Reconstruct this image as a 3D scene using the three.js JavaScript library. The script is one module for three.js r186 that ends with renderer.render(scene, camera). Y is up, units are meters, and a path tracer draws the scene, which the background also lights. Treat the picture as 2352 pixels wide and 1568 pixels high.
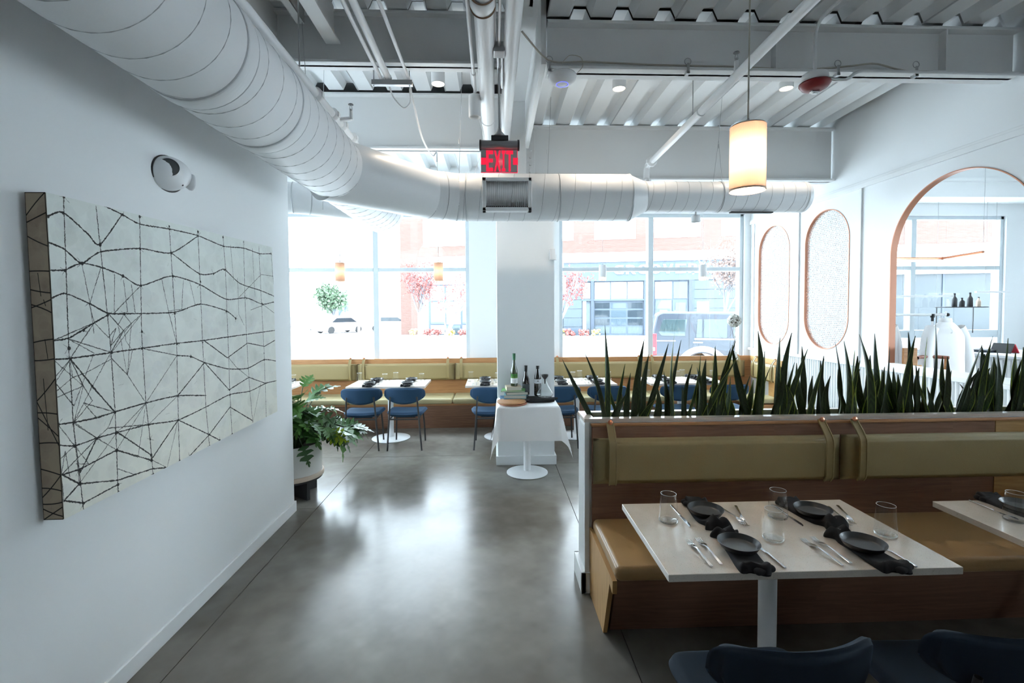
import * as THREE from 'three';
import { RoundedBoxGeometry } from 'three/addons/geometries/RoundedBoxGeometry.js';
import { mergeGeometries, mergeVertices, toCreasedNormals } from 'three/addons/utils/BufferGeometryUtils.js';
import { FontLoader } from 'three/addons/loaders/FontLoader.js';
import { TextGeometry } from 'three/addons/geometries/TextGeometry.js';
import { RectAreaLightUniformsLib } from 'three/addons/lights/RectAreaLightUniformsLib.js';

// ---------- camera, sky, exposure ----------
RectAreaLightUniformsLib.init();
const scene = new THREE.Scene();
const camera = new THREE.PerspectiveCamera(THREE.MathUtils.radToDeg(2 * Math.atan(784 / 1090)), 2352 / 1568, 0.05, 400);
camera.position.set(0, 1.7, 0);
camera.rotation.order = 'YXZ';
camera.rotation.set(-0.03393, -0.03668, -0.0056);
camera.setViewOffset(2352, 1568, 0, 35, 2352, 1568);
scene.background = new THREE.Color().setRGB(0.83, 0.96, 1.10);
scene.backgroundIntensity = 1.0;
const renderer = new THREE.WebGLRenderer({ antialias: true });
renderer.toneMapping = THREE.LinearToneMapping;
renderer.toneMappingExposure = 16.5;
renderer.shadowMap.enabled = true;
const WARM = new THREE.Color(1.0, 0.84, 0.66);
const LAMP = 1.0;   // overall strength of the interior lamps

// ---------- helpers ----------
let seed = 7;
const rnd = () => { seed = (seed * 1664525 + 1013904223) >>> 0; return seed / 4294967296; };
const rr = (a, b) => a + (b - a) * rnd();
const V = (x, y, z) => new THREE.Vector3(x, y, z);
const PI = Math.PI, sin = Math.sin, cos = Math.cos;
const used = new Map();
function numbered(n) { const k = used.get(n) || 0; used.set(n, k + 1); return k ? n + '_' + String(k).padStart(3, '0') : n; }
function obj(name, geo, m, parent) {
  const o = new THREE.Mesh(geo, m); o.name = parent ? name : numbered(name);
  o.castShadow = o.receiveShadow = true; (parent || scene).add(o); return o;
}
function tag(o, label, category, group) { o.userData = { label, category }; if (group) o.userData.group = group; return o; }
function thing(name, label, category, p = [0, 0, 0], turn = 0, group) {
  const o = new THREE.Group(); o.name = numbered(name); o.position.set(...p); o.rotation.y = turn; scene.add(o); return tag(o, label, category, group);
}
function struct(name, p = [0, 0, 0]) { const o = new THREE.Group(); o.name = name; o.position.set(...p); o.userData = { kind: 'structure' }; scene.add(o); return o; }
function dup(root, p, turn, label, group) {
  const r = root.clone(); r.name = numbered(root.name.replace(/_\d{3}$/, '')); r.position.set(...p); r.rotation.y = turn;
  r.userData = { ...root.userData }; if (label) r.userData.label = label; if (group) r.userData.group = group; scene.add(r); return r;
}
function merge(list) {
  return mergeGeometries(list.map((g) => {
    const n = g.index ? g.toNonIndexed() : g;
    for (const k of Object.keys(n.attributes)) if (!['position', 'normal', 'uv'].includes(k)) n.deleteAttribute(k);
    if (!n.attributes.uv) n.setAttribute('uv', new THREE.BufferAttribute(new Float32Array(n.attributes.position.count * 2), 2));
    return n;
  }));
}
// uv in metres by the main direction of each face; swap turns the pattern by 90 degrees
function uvm(g, s = 1, swap = 0, off = [0, 0]) {
  const n0 = g.index ? g.toNonIndexed() : g, p = n0.attributes.position, n = n0.attributes.normal, uv = new Float32Array(p.count * 2);
  for (let i = 0; i < p.count; i++) {
    const ax = Math.abs(n.getX(i)), ay = Math.abs(n.getY(i)), az = Math.abs(n.getZ(i));
    let u, v;
    if (ax >= ay && ax >= az) { u = p.getZ(i); v = p.getY(i); } else if (ay >= az) { u = p.getX(i); v = p.getZ(i); } else { u = p.getX(i); v = p.getY(i); }
    if (swap) [u, v] = [v, u];
    uv[i * 2] = u * s + off[0]; uv[i * 2 + 1] = v * s + off[1];
  }
  n0.setAttribute('uv', new THREE.BufferAttribute(uv, 2)); return n0;
}
function span(x0, x1, y0, y1, z0, z1, r = 0) {
  const w = x1 - x0, h = y1 - y0, d = z1 - z0;
  const g = r ? new RoundedBoxGeometry(w, h, d, 2, Math.min(r, w / 2.01, h / 2.01, d / 2.01)) : new THREE.BoxGeometry(w, h, d);
  return g.translate((x0 + x1) / 2, (y0 + y1) / 2, (z0 + z1) / 2);
}
function cyl(r0, r1, h, x, y, z, seg = 24, open = false) { return new THREE.CylinderGeometry(r1, r0, h, seg, 1, open).translate(x, y + h / 2, z); }
function bar(a, b, r, seg = 12, r1 = r) {
  const d = b.clone().sub(a), g = new THREE.CylinderGeometry(r1, r, d.length(), seg);
  g.applyQuaternion(new THREE.Quaternion().setFromUnitVectors(V(0, 1, 0), d.clone().normalize()));
  return g.translate((a.x + b.x) / 2, (a.y + b.y) / 2, (a.z + b.z) / 2);
}
function tube(pts, r, n = 40, rad = 8, closed = false) { return new THREE.TubeGeometry(new THREE.CatmullRomCurve3(pts, closed, 'catmullrom', 0.4), n, r, rad, closed); }
function lathe(prof, seg = 32) { return new THREE.LatheGeometry(prof.map(([r, y]) => new THREE.Vector2(r, y)), seg); }
function ext(shape, depth, bevel = 0, cs = 12) { return new THREE.ExtrudeGeometry(shape, { depth, bevelEnabled: bevel > 0, bevelSize: bevel, bevelThickness: bevel, bevelSegments: 2, curveSegments: cs }); }
function poly(pts) { return new THREE.Shape(pts.map(([x, y]) => new THREE.Vector2(x, y))); }
// a soft box: corners in plan rounded, edges falling off; fn bends each point afterwards
function pillow(w, h, d, o = {}) {
  const { sx = 20, sy = 12, sz = 4, round = 0.12, pw = 8, sq = 0, fn } = o;
  let g = new THREE.BoxGeometry(w, h, d, sx, sy, sz); g.deleteAttribute('uv'); g.deleteAttribute('normal'); g = mergeVertices(g, 1e-5);
  const p = g.attributes.position;
  for (let i = 0; i < p.count; i++) {
    let nx = p.getX(i) / (w / 2), ny = p.getY(i) / (h / 2), nz = p.getZ(i) / (d / 2);
    if (sq) { const r = Math.max(1, Math.pow(Math.pow(Math.abs(nx), sq) + Math.pow(Math.abs(ny), sq), 1 / sq)); nx /= r; ny /= r; }
    const e = Math.pow(Math.abs(nx), pw) + Math.pow(Math.abs(ny), pw), f = Math.sqrt(Math.max(0.12, 1 - 0.88 * Math.min(1, e)));
    const kx = Math.sqrt(1 - round * ny * ny), ky = Math.sqrt(1 - round * nx * nx), in_ = 1 - 0.5 * Math.abs(nz) * (1 - f) * d / Math.min(w, h) * 2;
    let x = nx * w / 2 * kx * in_, y = ny * h / 2 * ky * in_, z = nz * d / 2 * f;
    if (fn) [x, y, z] = fn(x, y, z, nx, ny, nz);
    p.setXYZ(i, x, y, z);
  }
  g.computeVertexNormals(); return g;
}
// ---------- noise and textures ----------
function lattice(n, s) { const a = new Float32Array(n * n); let q = (s * 2654435761 + 12345) >>> 0; for (let i = 0; i < n * n; i++) { q = (q * 1664525 + 1013904223) >>> 0; a[i] = q / 4294967296; } return a; }
function noise2(n, s) {   // periodic value noise, u and v in 0..1
  const a = lattice(n, s);
  return (u, v) => {
    const x = u * n, y = v * n, i = Math.floor(x), j = Math.floor(y); let fx = x - i, fy = y - j; fx = fx * fx * (3 - 2 * fx); fy = fy * fy * (3 - 2 * fy);
    const i0 = ((i % n) + n) % n, i1 = (i0 + 1) % n, j0 = ((j % n) + n) % n, j1 = (j0 + 1) % n;
    return (a[j0 * n + i0] * (1 - fx) + a[j0 * n + i1] * fx) * (1 - fy) + (a[j1 * n + i0] * (1 - fx) + a[j1 * n + i1] * fx) * fy;
  };
}
function fbm(n, s, oct) { const L = []; for (let i = 0; i < oct; i++) L.push(noise2(n << i, s + i * 17)); return (u, v) => { let t = 0, a = 0.5, w = 0; for (const f of L) { t += f(u, v) * a; w += a; a *= 0.5; } return t / w; }; }
function tex(w, h, fn, srgb, rep = [1, 1]) {
  const d = new Uint8Array(w * h * 4);
  for (let y = 0; y < h; y++) for (let x = 0; x < w; x++) { const c = fn(x / w, y / h), i = (y * w + x) * 4; for (let k = 0; k < 3; k++) d[i + k] = Math.max(0, Math.min(255, (c.length ? c[k] : c) * 255)); d[i + 3] = 255; }
  const t = new THREE.DataTexture(d, w, h); t.wrapS = t.wrapT = THREE.RepeatWrapping; t.magFilter = THREE.LinearFilter; t.minFilter = THREE.LinearMipmapLinearFilter; t.generateMipmaps = true;
  if (srgb) t.colorSpace = THREE.SRGBColorSpace; t.repeat.set(...rep); t.needsUpdate = true; return t;
}
function ctex(w, h, draw) { const c = document.createElement('canvas'); c.width = w; c.height = h; draw(c.getContext('2d'), w, h); const t = new THREE.CanvasTexture(c); t.colorSpace = THREE.SRGBColorSpace; t.magFilter = THREE.LinearFilter; return t; }
const std = (o) => new THREE.MeshStandardMaterial(o);
const phys = (o) => new THREE.MeshPhysicalMaterial(o);
const lin = (r, g, b) => new THREE.Color().setRGB(r, g, b);
const mix3 = (a, b, t) => a.map((x, i) => x + (b[i] - x) * t);

const M = {};
{
  const a = fbm(5, 3, 6), b = fbm(3, 11, 4), c = fbm(40, 23, 3), sc = fbm(9, 31, 5);
  const conc = tex(1024, 1024, (u, v) => { const t = a(u, v), q = b(u, v), k = c(u, v); const m = 0.5 + (t - 0.5) * 1.7 + (q - 0.5) * 0.8; const s = (k - 0.5) * 0.07; return mix3([0.36, 0.34, 0.31], [0.55, 0.54, 0.515], m).map((x) => x + s); }, true, [0.25, 0.25]);
  const concR = tex(512, 512, (u, v) => { const t = sc(u, v), k = c(u, v), q = b(u, v); return Math.min(0.268, 0.232 + (t - 0.5) * 0.12 + (k - 0.5) * 0.05 + (q - 0.5) * 0.08); }, false, [0.25, 0.25]);
  M.concrete = phys({ map: conc, roughness: 1, roughnessMap: concR, specularIntensity: 0.42 });
  const pn = fbm(24, 5, 4);
  const plaster = tex(512, 512, (u, v) => 0.5 + (pn(u, v) - 0.5) * 0.6, false);
  M.wall = std({ color: lin(0.85, 0.87, 0.875), roughness: 0.75, bumpMap: plaster, bumpScale: 0.0006 });
  M.trim = std({ color: lin(0.82, 0.84, 0.845), roughness: 0.45 });
  M.panel = std({ color: lin(0.83, 0.855, 0.865), roughness: 0.55 });
  M.steel = std({ color: lin(0.80, 0.81, 0.81), roughness: 0.55 });
  M.deck = std({ color: lin(0.80, 0.82, 0.83), roughness: 0.5 });
  M.duct = std({ color: lin(0.82, 0.835, 0.85), roughness: 0.42, bumpMap: plaster, bumpScale: 0.0008 });
  M.seam = std({ color: lin(0.52, 0.54, 0.56), roughness: 0.5 });
  M.pipe = std({ color: lin(0.80, 0.81, 0.82), roughness: 0.4 });
  M.rust = std({ color: lin(0.20, 0.12, 0.07), roughness: 0.7 });
  M.galv = std({ color: lin(0.45, 0.46, 0.47), roughness: 0.35, metalness: 0.7 });
  M.darkmetal = std({ color: lin(0.035, 0.035, 0.037), roughness: 0.45 });
  M.black = std({ color: lin(0.022, 0.022, 0.023), roughness: 0.6 });
  M.frame = std({ color: lin(0.60, 0.66, 0.69), roughness: 0.4 });
  M.outside_roof = std({ color: lin(0.3, 0.3, 0.3), roughness: 0.9 });
  M.glass = phys({ color: lin(0.97, 0.99, 0.98), roughness: 0.0, transmission: 1, thickness: 0, ior: 1.5 });
  M.crystal = phys({ color: lin(0.99, 1, 1), roughness: 0.0, transmission: 1, thickness: 0, ior: 1.5 });
  // oak veneer, grain along u
  const g1 = noise2(64, 41), g2 = fbm(4, 43, 4), g3 = noise2(128, 47), g4 = fbm(3, 53, 3);
  const oak = (l, d) => tex(512, 512, (u, v) => { const w = g2(u * 0.5, v) * 0.35, t = g1(u * 0.06 + w * 0.3, v + w * 0.4), f = g3(u * 0.12, v * 1.0), q = g4(u * 0.4, v); return mix3(d, l, Math.min(1, Math.max(0, 0.2 + t * 0.45 + f * 0.25 + (q - 0.5) * 0.7))); }, true, [0.9, 1.6]);
  M.oakT = oak([0.80, 0.60, 0.40], [0.62, 0.42, 0.255]);
  M.oak = std({ map: M.oakT, roughness: 0.5 });
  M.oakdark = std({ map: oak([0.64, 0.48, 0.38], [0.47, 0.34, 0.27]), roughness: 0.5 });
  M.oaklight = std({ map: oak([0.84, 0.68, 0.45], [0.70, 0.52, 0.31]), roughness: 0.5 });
  const ln = fbm(48, 61, 3), lb = tex(256, 256, (u, v) => ln(u, v), false, [6, 6]);
  M.leather = phys({ color: lin(0.37, 0.285, 0.13), roughness: 0.45, bumpMap: lb, bumpScale: 0.0006, sheen: 0.2, sheenColor: lin(0.5, 0.4, 0.2), sheenRoughness: 0.5 });
  M.leatherdk = phys({ color: lin(0.42, 0.25, 0.10), roughness: 0.42, bumpMap: lb, bumpScale: 0.0006 });
  M.leatherseat = phys({ color: lin(0.46, 0.40, 0.22), roughness: 0.42, bumpMap: lb, bumpScale: 0.0006 });
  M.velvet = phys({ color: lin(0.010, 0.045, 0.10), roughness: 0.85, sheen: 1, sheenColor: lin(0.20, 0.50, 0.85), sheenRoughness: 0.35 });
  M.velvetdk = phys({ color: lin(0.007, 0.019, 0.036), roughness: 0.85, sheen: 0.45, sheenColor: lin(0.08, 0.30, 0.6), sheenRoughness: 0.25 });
  const q1 = noise2(256, 71), q2 = noise2(180, 73), q3 = fbm(6, 79, 4);
  const quartz = tex(512, 512, (u, v) => { const s = q1(u, v) > 0.93 ? -0.13 : q2(u, v) > 0.95 ? 0.06 : 0, t = (q3(u, v) - 0.5) * 0.10; return [0.845 + s + t, 0.80 + s + t, 0.745 + s * 1.2 + t]; }, true, [1.6, 1.6]);
  M.quartz = phys({ map: quartz, roughness: 0.16, clearcoat: 0.25, clearcoatRoughness: 0.08 });
  M.whitestone = phys({ map: quartz, color: lin(1.0, 1.03, 1.08), roughness: 0.16, clearcoat: 0.2, clearcoatRoughness: 0.08 });
  M.white = std({ color: lin(0.82, 0.83, 0.84), roughness: 0.4 });
  M.copper = std({ color: lin(0.72, 0.30, 0.17), roughness: 0.3, metalness: 0.85 });
  M.coppersoft = std({ color: lin(0.55, 0.25, 0.155), roughness: 0.45, metalness: 0.3 });
  M.chrome = std({ color: lin(0.72, 0.73, 0.75), roughness: 0.16, metalness: 1 });
  M.plate = phys({ color: lin(0.018, 0.02, 0.022), roughness: 0.42, clearcoat: 0.3, clearcoatRoughness: 0.25 });
  M.napkin = std({ color: lin(0.016, 0.016, 0.018), roughness: 0.95 });
  M.linen = phys({ color: lin(0.90, 0.89, 0.89), roughness: 0.9, sheen: 0.3, sheenColor: lin(1, 1, 1), sheenRoughness: 0.6 });
  M.soil = std({ color: lin(0.03, 0.022, 0.016), roughness: 1 });
  M.pot = std({ color: lin(0.72, 0.70, 0.66), roughness: 0.6, bumpMap: plaster, bumpScale: 0.001 });
  M.potring = std({ color: lin(0.68, 0.55, 0.44), roughness: 0.5 });
  M.cable = std({ color: lin(0.50, 0.47, 0.40), roughness: 0.6 });
  M.red = std({ color: lin(0.22, 0.015, 0.018), roughness: 0.35 });
}
// ---------- the setting ----------
{ // polished concrete slabs with sawn joints over a dark bed
  const f = struct('floor'), j = 0.0025;
  obj('floor_bed', span(-4.4, 8.9, -0.3, -0.012, -7.5, 4.8), M.soil, f);
  for (const [x0, x1, z0, z1] of [[-4.3, -1.545, -7.32, -5.53], [-4.3, -1.545, -5.53, -4.1], [-4.3, -1.545, -4.1, 4.6], [-1.545, 0.66, -7.32, -5.53], [-1.545, 0.66, -5.53, 4.6], [0.66, 8.7, -7.32, -5.2], [0.66, 8.7, -5.2, 4.6]])
    obj('floor_slab', uvm(span(x0 + j, x1 - j, -0.1, 0, z0 + j, z1 - j)), M.concrete, f);
}
function holeRect(s, x0, x1, y0, y1) { const h = new THREE.Path(); h.moveTo(x0, y0); h.lineTo(x0, y1); h.lineTo(x1, y1); h.lineTo(x1, y0); h.closePath(); s.holes.push(h); }
const WIN = [[-3.29, -0.385, 0.88, 3.18, -1.81], [1.003, 3.906, 0.88, 3.18, 2.44], [6.308, 8.148, 0.98, 3.156, 6.67]];
{ // the street wall with its window openings
  const s = poly([[-4.5, -0.3], [8.9, -0.3], [8.9, 4.6], [-4.5, 4.6]]);
  for (const [x0, x1, y0, y1] of WIN) holeRect(s, x0, x1, y0, y1);
  const w = struct('wall_front');
  obj('wall_panel', uvm(ext(s, 0.22).translate(0, 0, -7.52)), M.wall, w);
  WIN.forEach(([x0, x1, y0, y1, mx], n) => {
    const g = struct('window_' + (n + 1)), zc = -7.40, t = 0.055, d = 0.06;
    const fr = (a, b, c, e) => span(a, b, c, e, zc - d, zc + d, 0.006);
    obj('window_frame', merge([fr(x0, x0 + t, y0, y1), fr(x1 - t, x1, y0, y1), fr(x0, x1, y0, y0 + t), fr(x0, x1, y1 - t, y1)]), M.frame, g);
    obj('mullion', fr(mx - 0.04, mx + 0.04, y0 + t, y1 - t), M.frame, g);
    const ty = n > 1 ? 2.335 : 2.327;
    obj('transom', merge([fr(x0 + t, mx - 0.04, ty - 0.03, ty + 0.03), fr(mx + 0.04, x1 - t, ty - 0.03, ty + 0.03)]), M.frame, g);
    if (n > 1) obj('rail', merge([fr(x0 + t, mx - 0.04, 1.22, 1.34), fr(mx + 0.04, x1 - t, 1.22, 1.34)]), M.frame, g);
    for (const [a, b] of [[x0 + t, mx - 0.04], [mx + 0.04, x1 - t]]) for (const [c, e] of [[n > 1 ? 1.34 : y0 + t, ty - 0.03], [ty + 0.03, y1 - t]])
      obj('pane', span(a, b, c, e, zc - 0.004, zc - 0.002), M.glass, g);
    obj('window_stool', span(x0 - 0.02, x1 + 0.02, y0 - 0.035, y0, -7.42, -7.27, 0.004), M.trim, g);
  });
}
{ // left partition with baseboard
  const w = struct('wall_left');
  obj('wall_panel', uvm(span(-1.87, -1.712, 0, 4.35, -4.048, 4.6)), M.wall, w);
  const b = struct('baseboard_left');
  obj('board', merge([span(-1.712, -1.698, 0, 0.088, -4.062, 4.6, 0.004), span(-1.87, -1.70, 0, 0.088, -4.062, -4.048, 0.004)]), M.trim, b);
}
{ // panel wall on the right: two oval openings and an arched one
  const s = poly([[-7.3, 0], [4.6, 0], [4.6, 4.35], [-7.3, 4.35]]);
  const oval = (zc, r, y0, y1) => { const h = new THREE.Path(); h.absarc(zc, y1 - r, r, 0, PI, false); h.absarc(zc, y0 + r, r, PI, 2 * PI, false); h.closePath(); s.holes.push(h); };
  oval(-6.69, 0.378, 1.18, 2.89); oval(-5.61, 0.385, 1.205, 2.885);
  const a = new THREE.Path(); a.moveTo(-4.665, 1.144); a.lineTo(-3.325, 1.144); a.lineTo(-3.325, 2.215); a.absarc(-3.995, 2.215, 0.67, 0, PI, false); a.closePath(); s.holes.push(a);
  for (const zc of [-2.28]) { const q = new THREE.Path(); q.moveTo(zc - 0.67, 1.144); q.lineTo(zc + 0.67, 1.144); q.lineTo(zc + 0.67, 2.215); q.absarc(zc, 2.215, 0.67, 0, PI, false); q.closePath(); s.holes.push(q); }  // second arch, out of view, added to let daylight onto the left wall
  const w = struct('wall_right');
  obj('wall_panel', uvm(ext(s, 0.05, 0, 32).rotateY(-PI / 2).translate(4.05, 0, 0)), M.panel, w);
  for (const z of [-7.2, -6.12, -5.065]) obj('batten', span(3.982, 4.0, 1.09, 3.0, z - 0.02, z + 0.02, 0.003), M.trim, w);
  obj('picture_rail', merge([span(3.975, 4.0, 3.0, 3.05, -7.3, 4.6, 0.004), span(3.985, 4.0, 3.05, 3.075, -7.3, 4.6, 0.004)]), M.trim, w);
  obj('chair_rail', span(3.97, 4.0, 1.06, 1.10, -7.3, 4.6, 0.006), M.trim, w);
  const L = []; for (let z = -6.42; z < 0; z += 0.042) L.push(new THREE.CylinderGeometry(0.016, 0.016, 0.96, 6, 1, true, PI, PI).translate(4.0, 0.58, z));
  obj('wainscot', merge(L), M.trim, w);
  // copper lining of the arch
  const C = [], c2 = new THREE.Shape(); c2.moveTo(-4.665, 1.144); c2.lineTo(-4.665, 2.215); c2.absarc(-3.995, 2.215, 0.67, PI, 0, true); c2.lineTo(-3.325, 1.144);
  c2.lineTo(-3.333, 1.144); c2.lineTo(-3.333, 2.215); c2.absarc(-3.995, 2.215, 0.662, 0, PI, false); c2.lineTo(-4.657, 1.144); c2.closePath();
  obj('arch_lining', ext(c2, 0.066, 0, 40).rotateY(-PI / 2).translate(4.058, 0, 0), M.coppersoft, w);
  // copper rims and perforated screens of the ovals
  for (const [zc, r, y0, y1] of [[-6.69, 0.378, 1.18, 2.89], [-5.61, 0.385, 1.205, 2.885]]) {
    const ring = (rad) => { const q = new THREE.Shape(); q.absarc(zc, y1 - r, rad, 0, PI, false); q.absarc(zc, y0 + r, rad, PI, 2 * PI, false); q.closePath(); return q; };
    const q = ring(r); q.holes.push(ring(r - 0.009));
    obj('oval_rim', ext(q, 0.062, 0, 28).rotateY(-PI / 2).translate(4.056, 0, 0), M.coppersoft, w);
    const P = [], p = 0.026, hr = p / Math.sqrt(3), hole = 0.0105;
    const ins = (z, y) => { const yy = Math.min(Math.max(y, y0 + r), y1 - r); return Math.hypot(z - zc, y - yy) < r - 0.006; };
    for (let j = 0, y = y0; y < y1; y += hr * 1.5, j++) for (let z = zc - r - (j % 2) * p / 2; z < zc + r; z += p) {
      if (!ins(z, y)) continue;
      for (let k = 0; k < 6; k++) {
        const t0 = PI / 6 + k * PI / 3, t1 = t0 + PI / 3, e = (t, R) => [4.03, y + sin(t) * R, z + cos(t) * R];
        const A = e(t0, hr), B = e(t1, hr), c = e(t1, hole), d = e(t0, hole);
        P.push(...A, ...B, ...c, ...A, ...c, ...d);
      }
    }
    const g = new THREE.BufferGeometry(); g.setAttribute('position', new THREE.Float32BufferAttribute(P, 3)); g.computeVertexNormals();
    const g2 = g.clone().translate(-0.002, 0, 0);
    obj('perforated_screen', merge([g, g2]), M.white, w);
  }
}
{ // column by the windows, thick below and a steel stub above
  const w = struct('wall_column');
  obj('column_shaft', uvm(span(0.028, 0.652, 0, 2.98, -5.79, -5.17)), M.wall, w);
  obj('column_base', merge([span(0.008, 0.672, 0, 0.10, -5.81, -5.15, 0.004)]), M.trim, w);
  obj('column_head', span(0.09, 0.36, 2.98, 3.985, -5.6, -5.27, 0.006), M.steel, w);
}
{ const w = struct('wall_rear'); const s = poly([[-4.5, -0.1], [8.9, -0.1], [8.9, 4.6], [-4.5, 4.6]]); holeRect(s, 2.1, 3.0, 2.3, 3.1);
  obj('wall_panel', uvm(ext(s, 0.2).translate(0, 0, 4.6)), std({ color: lin(0.4, 0.38, 0.36), roughness: 0.8 }), w);
  const g = struct('window_6'), f = (a, b, c, d) => span(a, b, c, d, 4.64, 4.74, 0.004);  // small high window behind the camera, added as a fill light
  obj('window_frame', merge([f(2.1, 2.15, 2.3, 3.1), f(2.95, 3.0, 2.3, 3.1), f(2.1, 3.0, 2.3, 2.35), f(2.1, 3.0, 3.05, 3.1)]), M.frame, g);
  obj('pane', span(2.15, 2.95, 2.35, 3.05, 4.69, 4.693), M.glass, g); }
{ // left outer wall; its window, hidden behind the partition, is added to light the benches
  const s = poly([[-7.5, -0.1], [4.8, -0.1], [4.8, 4.6], [-7.5, 4.6]]); holeRect(s, -5.9, -3.4, 0.9, 2.6);
  const w = struct('wall_side'); obj('wall_panel', uvm(ext(s, 0.2).rotateY(-PI / 2).translate(-4.3, 0, 0)), M.wall, w);
  const g = struct('window_5'), f = (c, d, y0, y1) => span(-4.44, -4.36, y0, y1, c, d, 0.004);
  obj('window_frame', merge([f(-5.9, -5.85, 0.9, 2.6), f(-3.45, -3.4, 0.9, 2.6), f(-5.9, -3.4, 0.9, 0.95), f(-5.9, -3.4, 2.55, 2.6), f(-4.68, -4.62, 0.95, 2.55)]), M.frame, g);
  for (const [c, d] of [[-5.85, -4.68], [-4.62, -3.45]]) obj('pane', span(-4.40, -4.397, 0.95, 2.55, c, d), M.glass, g);
}
{ // the next room's east wall; its unseen glazing is added to light the left wall
  const s = poly([[-7.5, -0.3], [4.8, -0.3], [4.8, 4.6], [-7.5, 4.6]]), Wn = [[-3.2, -0.8]];
  for (const [a, b] of Wn) holeRect(s, a, b, 0.35, 3.4);
  const w = struct('wall_east'); obj('wall_panel', uvm(ext(s, 0.2).rotateY(-PI / 2).translate(8.9, 0, 0)), M.wall, w);
  obj('wall_return', uvm(span(4.05, 8.7, 0, 4.35, 3.2, 3.4)), M.wall, w);
  Wn.forEach(([a, b], n) => { const g = struct('window_' + (n + 4)), m = (a + b) / 2, f = (c, d, y0, y1) => span(8.76, 8.86, y0, y1, c, d, 0.004);
    obj('window_frame', merge([f(a, a + 0.05, 0.35, 3.4), f(b - 0.05, b, 0.35, 3.4), f(a, b, 0.35, 0.4), f(a, b, 3.35, 3.4), f(m - 0.03, m + 0.03, 0.4, 3.35)]), M.frame, g);
    for (const [c, d] of [[a + 0.05, m - 0.03], [m + 0.03, b - 0.05]]) obj('pane', span(8.80, 8.803, 0.4, 3.35, c, d), M.glass, g); });
}
{ // roof slab, ribbed deck sheets, drywall ceiling over the next room
  const c = struct('ceiling');
  obj('roof_slab', span(-4.5, 8.9, 4.36, 4.6, -7.52, 4.8), M.outside_roof, c);
  const P = 0.3135, prof = [[0, 0], [0.155, 0], [0.19, 0.075], [0.2785, 0.075], [P, 0]];
  const sheet = (x0, n, y, z0, z1) => {
    const pts = [], up = [];
    for (let i = 0; i < n; i++) prof.forEach(([x, h], k) => { if (i && !k) return; pts.push([x0 + i * P + x, h]); });
    for (const [x, h] of pts) up.push([x, h + 0.003]);
    return ext(poly([...pts, ...up.reverse()]), z1 - z0).translate(0, y, z0);
  };
  const run = (xa, xb, y, z0, z1) => { for (let x = xa; x < xb - 0.05; x += 3 * P) { const n = Math.min(3, Math.max(1, Math.round((xb - x) / P))); obj('deck_sheet', sheet(x + 0.002, n, y, z0, z1 - 0).scale(1, 1, 1), M.deck, c); obj('deck_seam', span(x - 0.004, x + 0.004, y - 0.006, y + 0.004, z0, z1), M.seam, c); } };
  run(0.40, 3.98, 3.815, -7.3, -3.52); run(0.40, 3.98, 3.83, -3.51, 4.6);
  run(-4.28, 0.16, 4.09, -5.28, -3.9); run(-4.28, 0.16, 4.09, -3.89, 4.6);
  run(-4.28, 0.40, 3.80, -7.3, -5.46);
  obj('ceiling_panel', span(4.05, 8.7, 3.9, 4.0, -7.3, 3.4), M.wall, c);
  obj('ceiling_soffit', merge([span(4.05, 8.7, 3.34, 3.9, -7.3, -6.85), span(4.05, 8.7, 3.56, 3.6, -6.85, -6.78)]), M.wall, c);
}
// ---------- steel ----------
function beam(label, x0, x1, z, yb, yt, fw) {
  const b = thing('steel_beam', label, 'beam', [(x0 + x1) / 2, yb, z]), w = (x1 - x0) / 2, h = yt - yb;
  obj('web', span(-w, w, 0, h, -0.012, 0.012), M.steel, b);
  obj('flange', span(-w, w, 0, 0.022, -fw, fw, 0.004), M.steel, b);
  obj('flange', span(-w, w, h - 0.022, h, -fw, fw, 0.004), M.steel, b);
  return b;
}
const bm1 = beam('grey steel beam crossing the ceiling above the pendant and the red alarm', 0.4, 3.98, -3.57, 3.452, 3.80, 0.08);
for (const x of [-0.1, 1.2]) obj('stiffener', span(x, x + 0.012, 0.02, 0.33, -0.012, 0.075), M.steel, bm1);
const bm2 = beam('pale steel beam with a bolted end beside the column, above the horizontal duct', 0.37, 3.98, -5.53, 3.19, 3.80, 0.085);
obj('end_angle', span(-1.80, -1.70, 0.05, 0.56, 0.012, 0.024, 0.003), M.steel, bm2);
for (let i = 0; i < 6; i++) obj('bolt', new THREE.CylinderGeometry(0.017, 0.017, 0.016, 6).rotateX(PI / 2).translate(-1.75, 0.1 + i * 0.082, 0.032), M.steel, bm2);
beam('brownish grey steel beam behind the hanging conduits, left of the overhead pipes', -4.25, 0.2, -3.93, 3.665, 4.075, 0.07);
beam('tall off white steel beam over the window bench, left of the column', -4.25, 0.12, -5.38, 3.475, 4.075, 0.085);
{
  const b = thing('steel_girder', 'white steel girder running overhead beside the vertical pipes towards the column', 'girder', [0.29, 3.985, 0]);
  obj('web', span(-0.012, 0.012, 0, 0.36, -5.3, 4.6), M.steel, b);
  obj('flange', span(-0.09, 0.09, 0, 0.022, -5.3, 4.6, 0.004), M.steel, b);
  obj('side_plate', span(0.06, 0.10, -0.5, 0.36, -5.3, -3.5, 0.004), M.steel, b);
}
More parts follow.
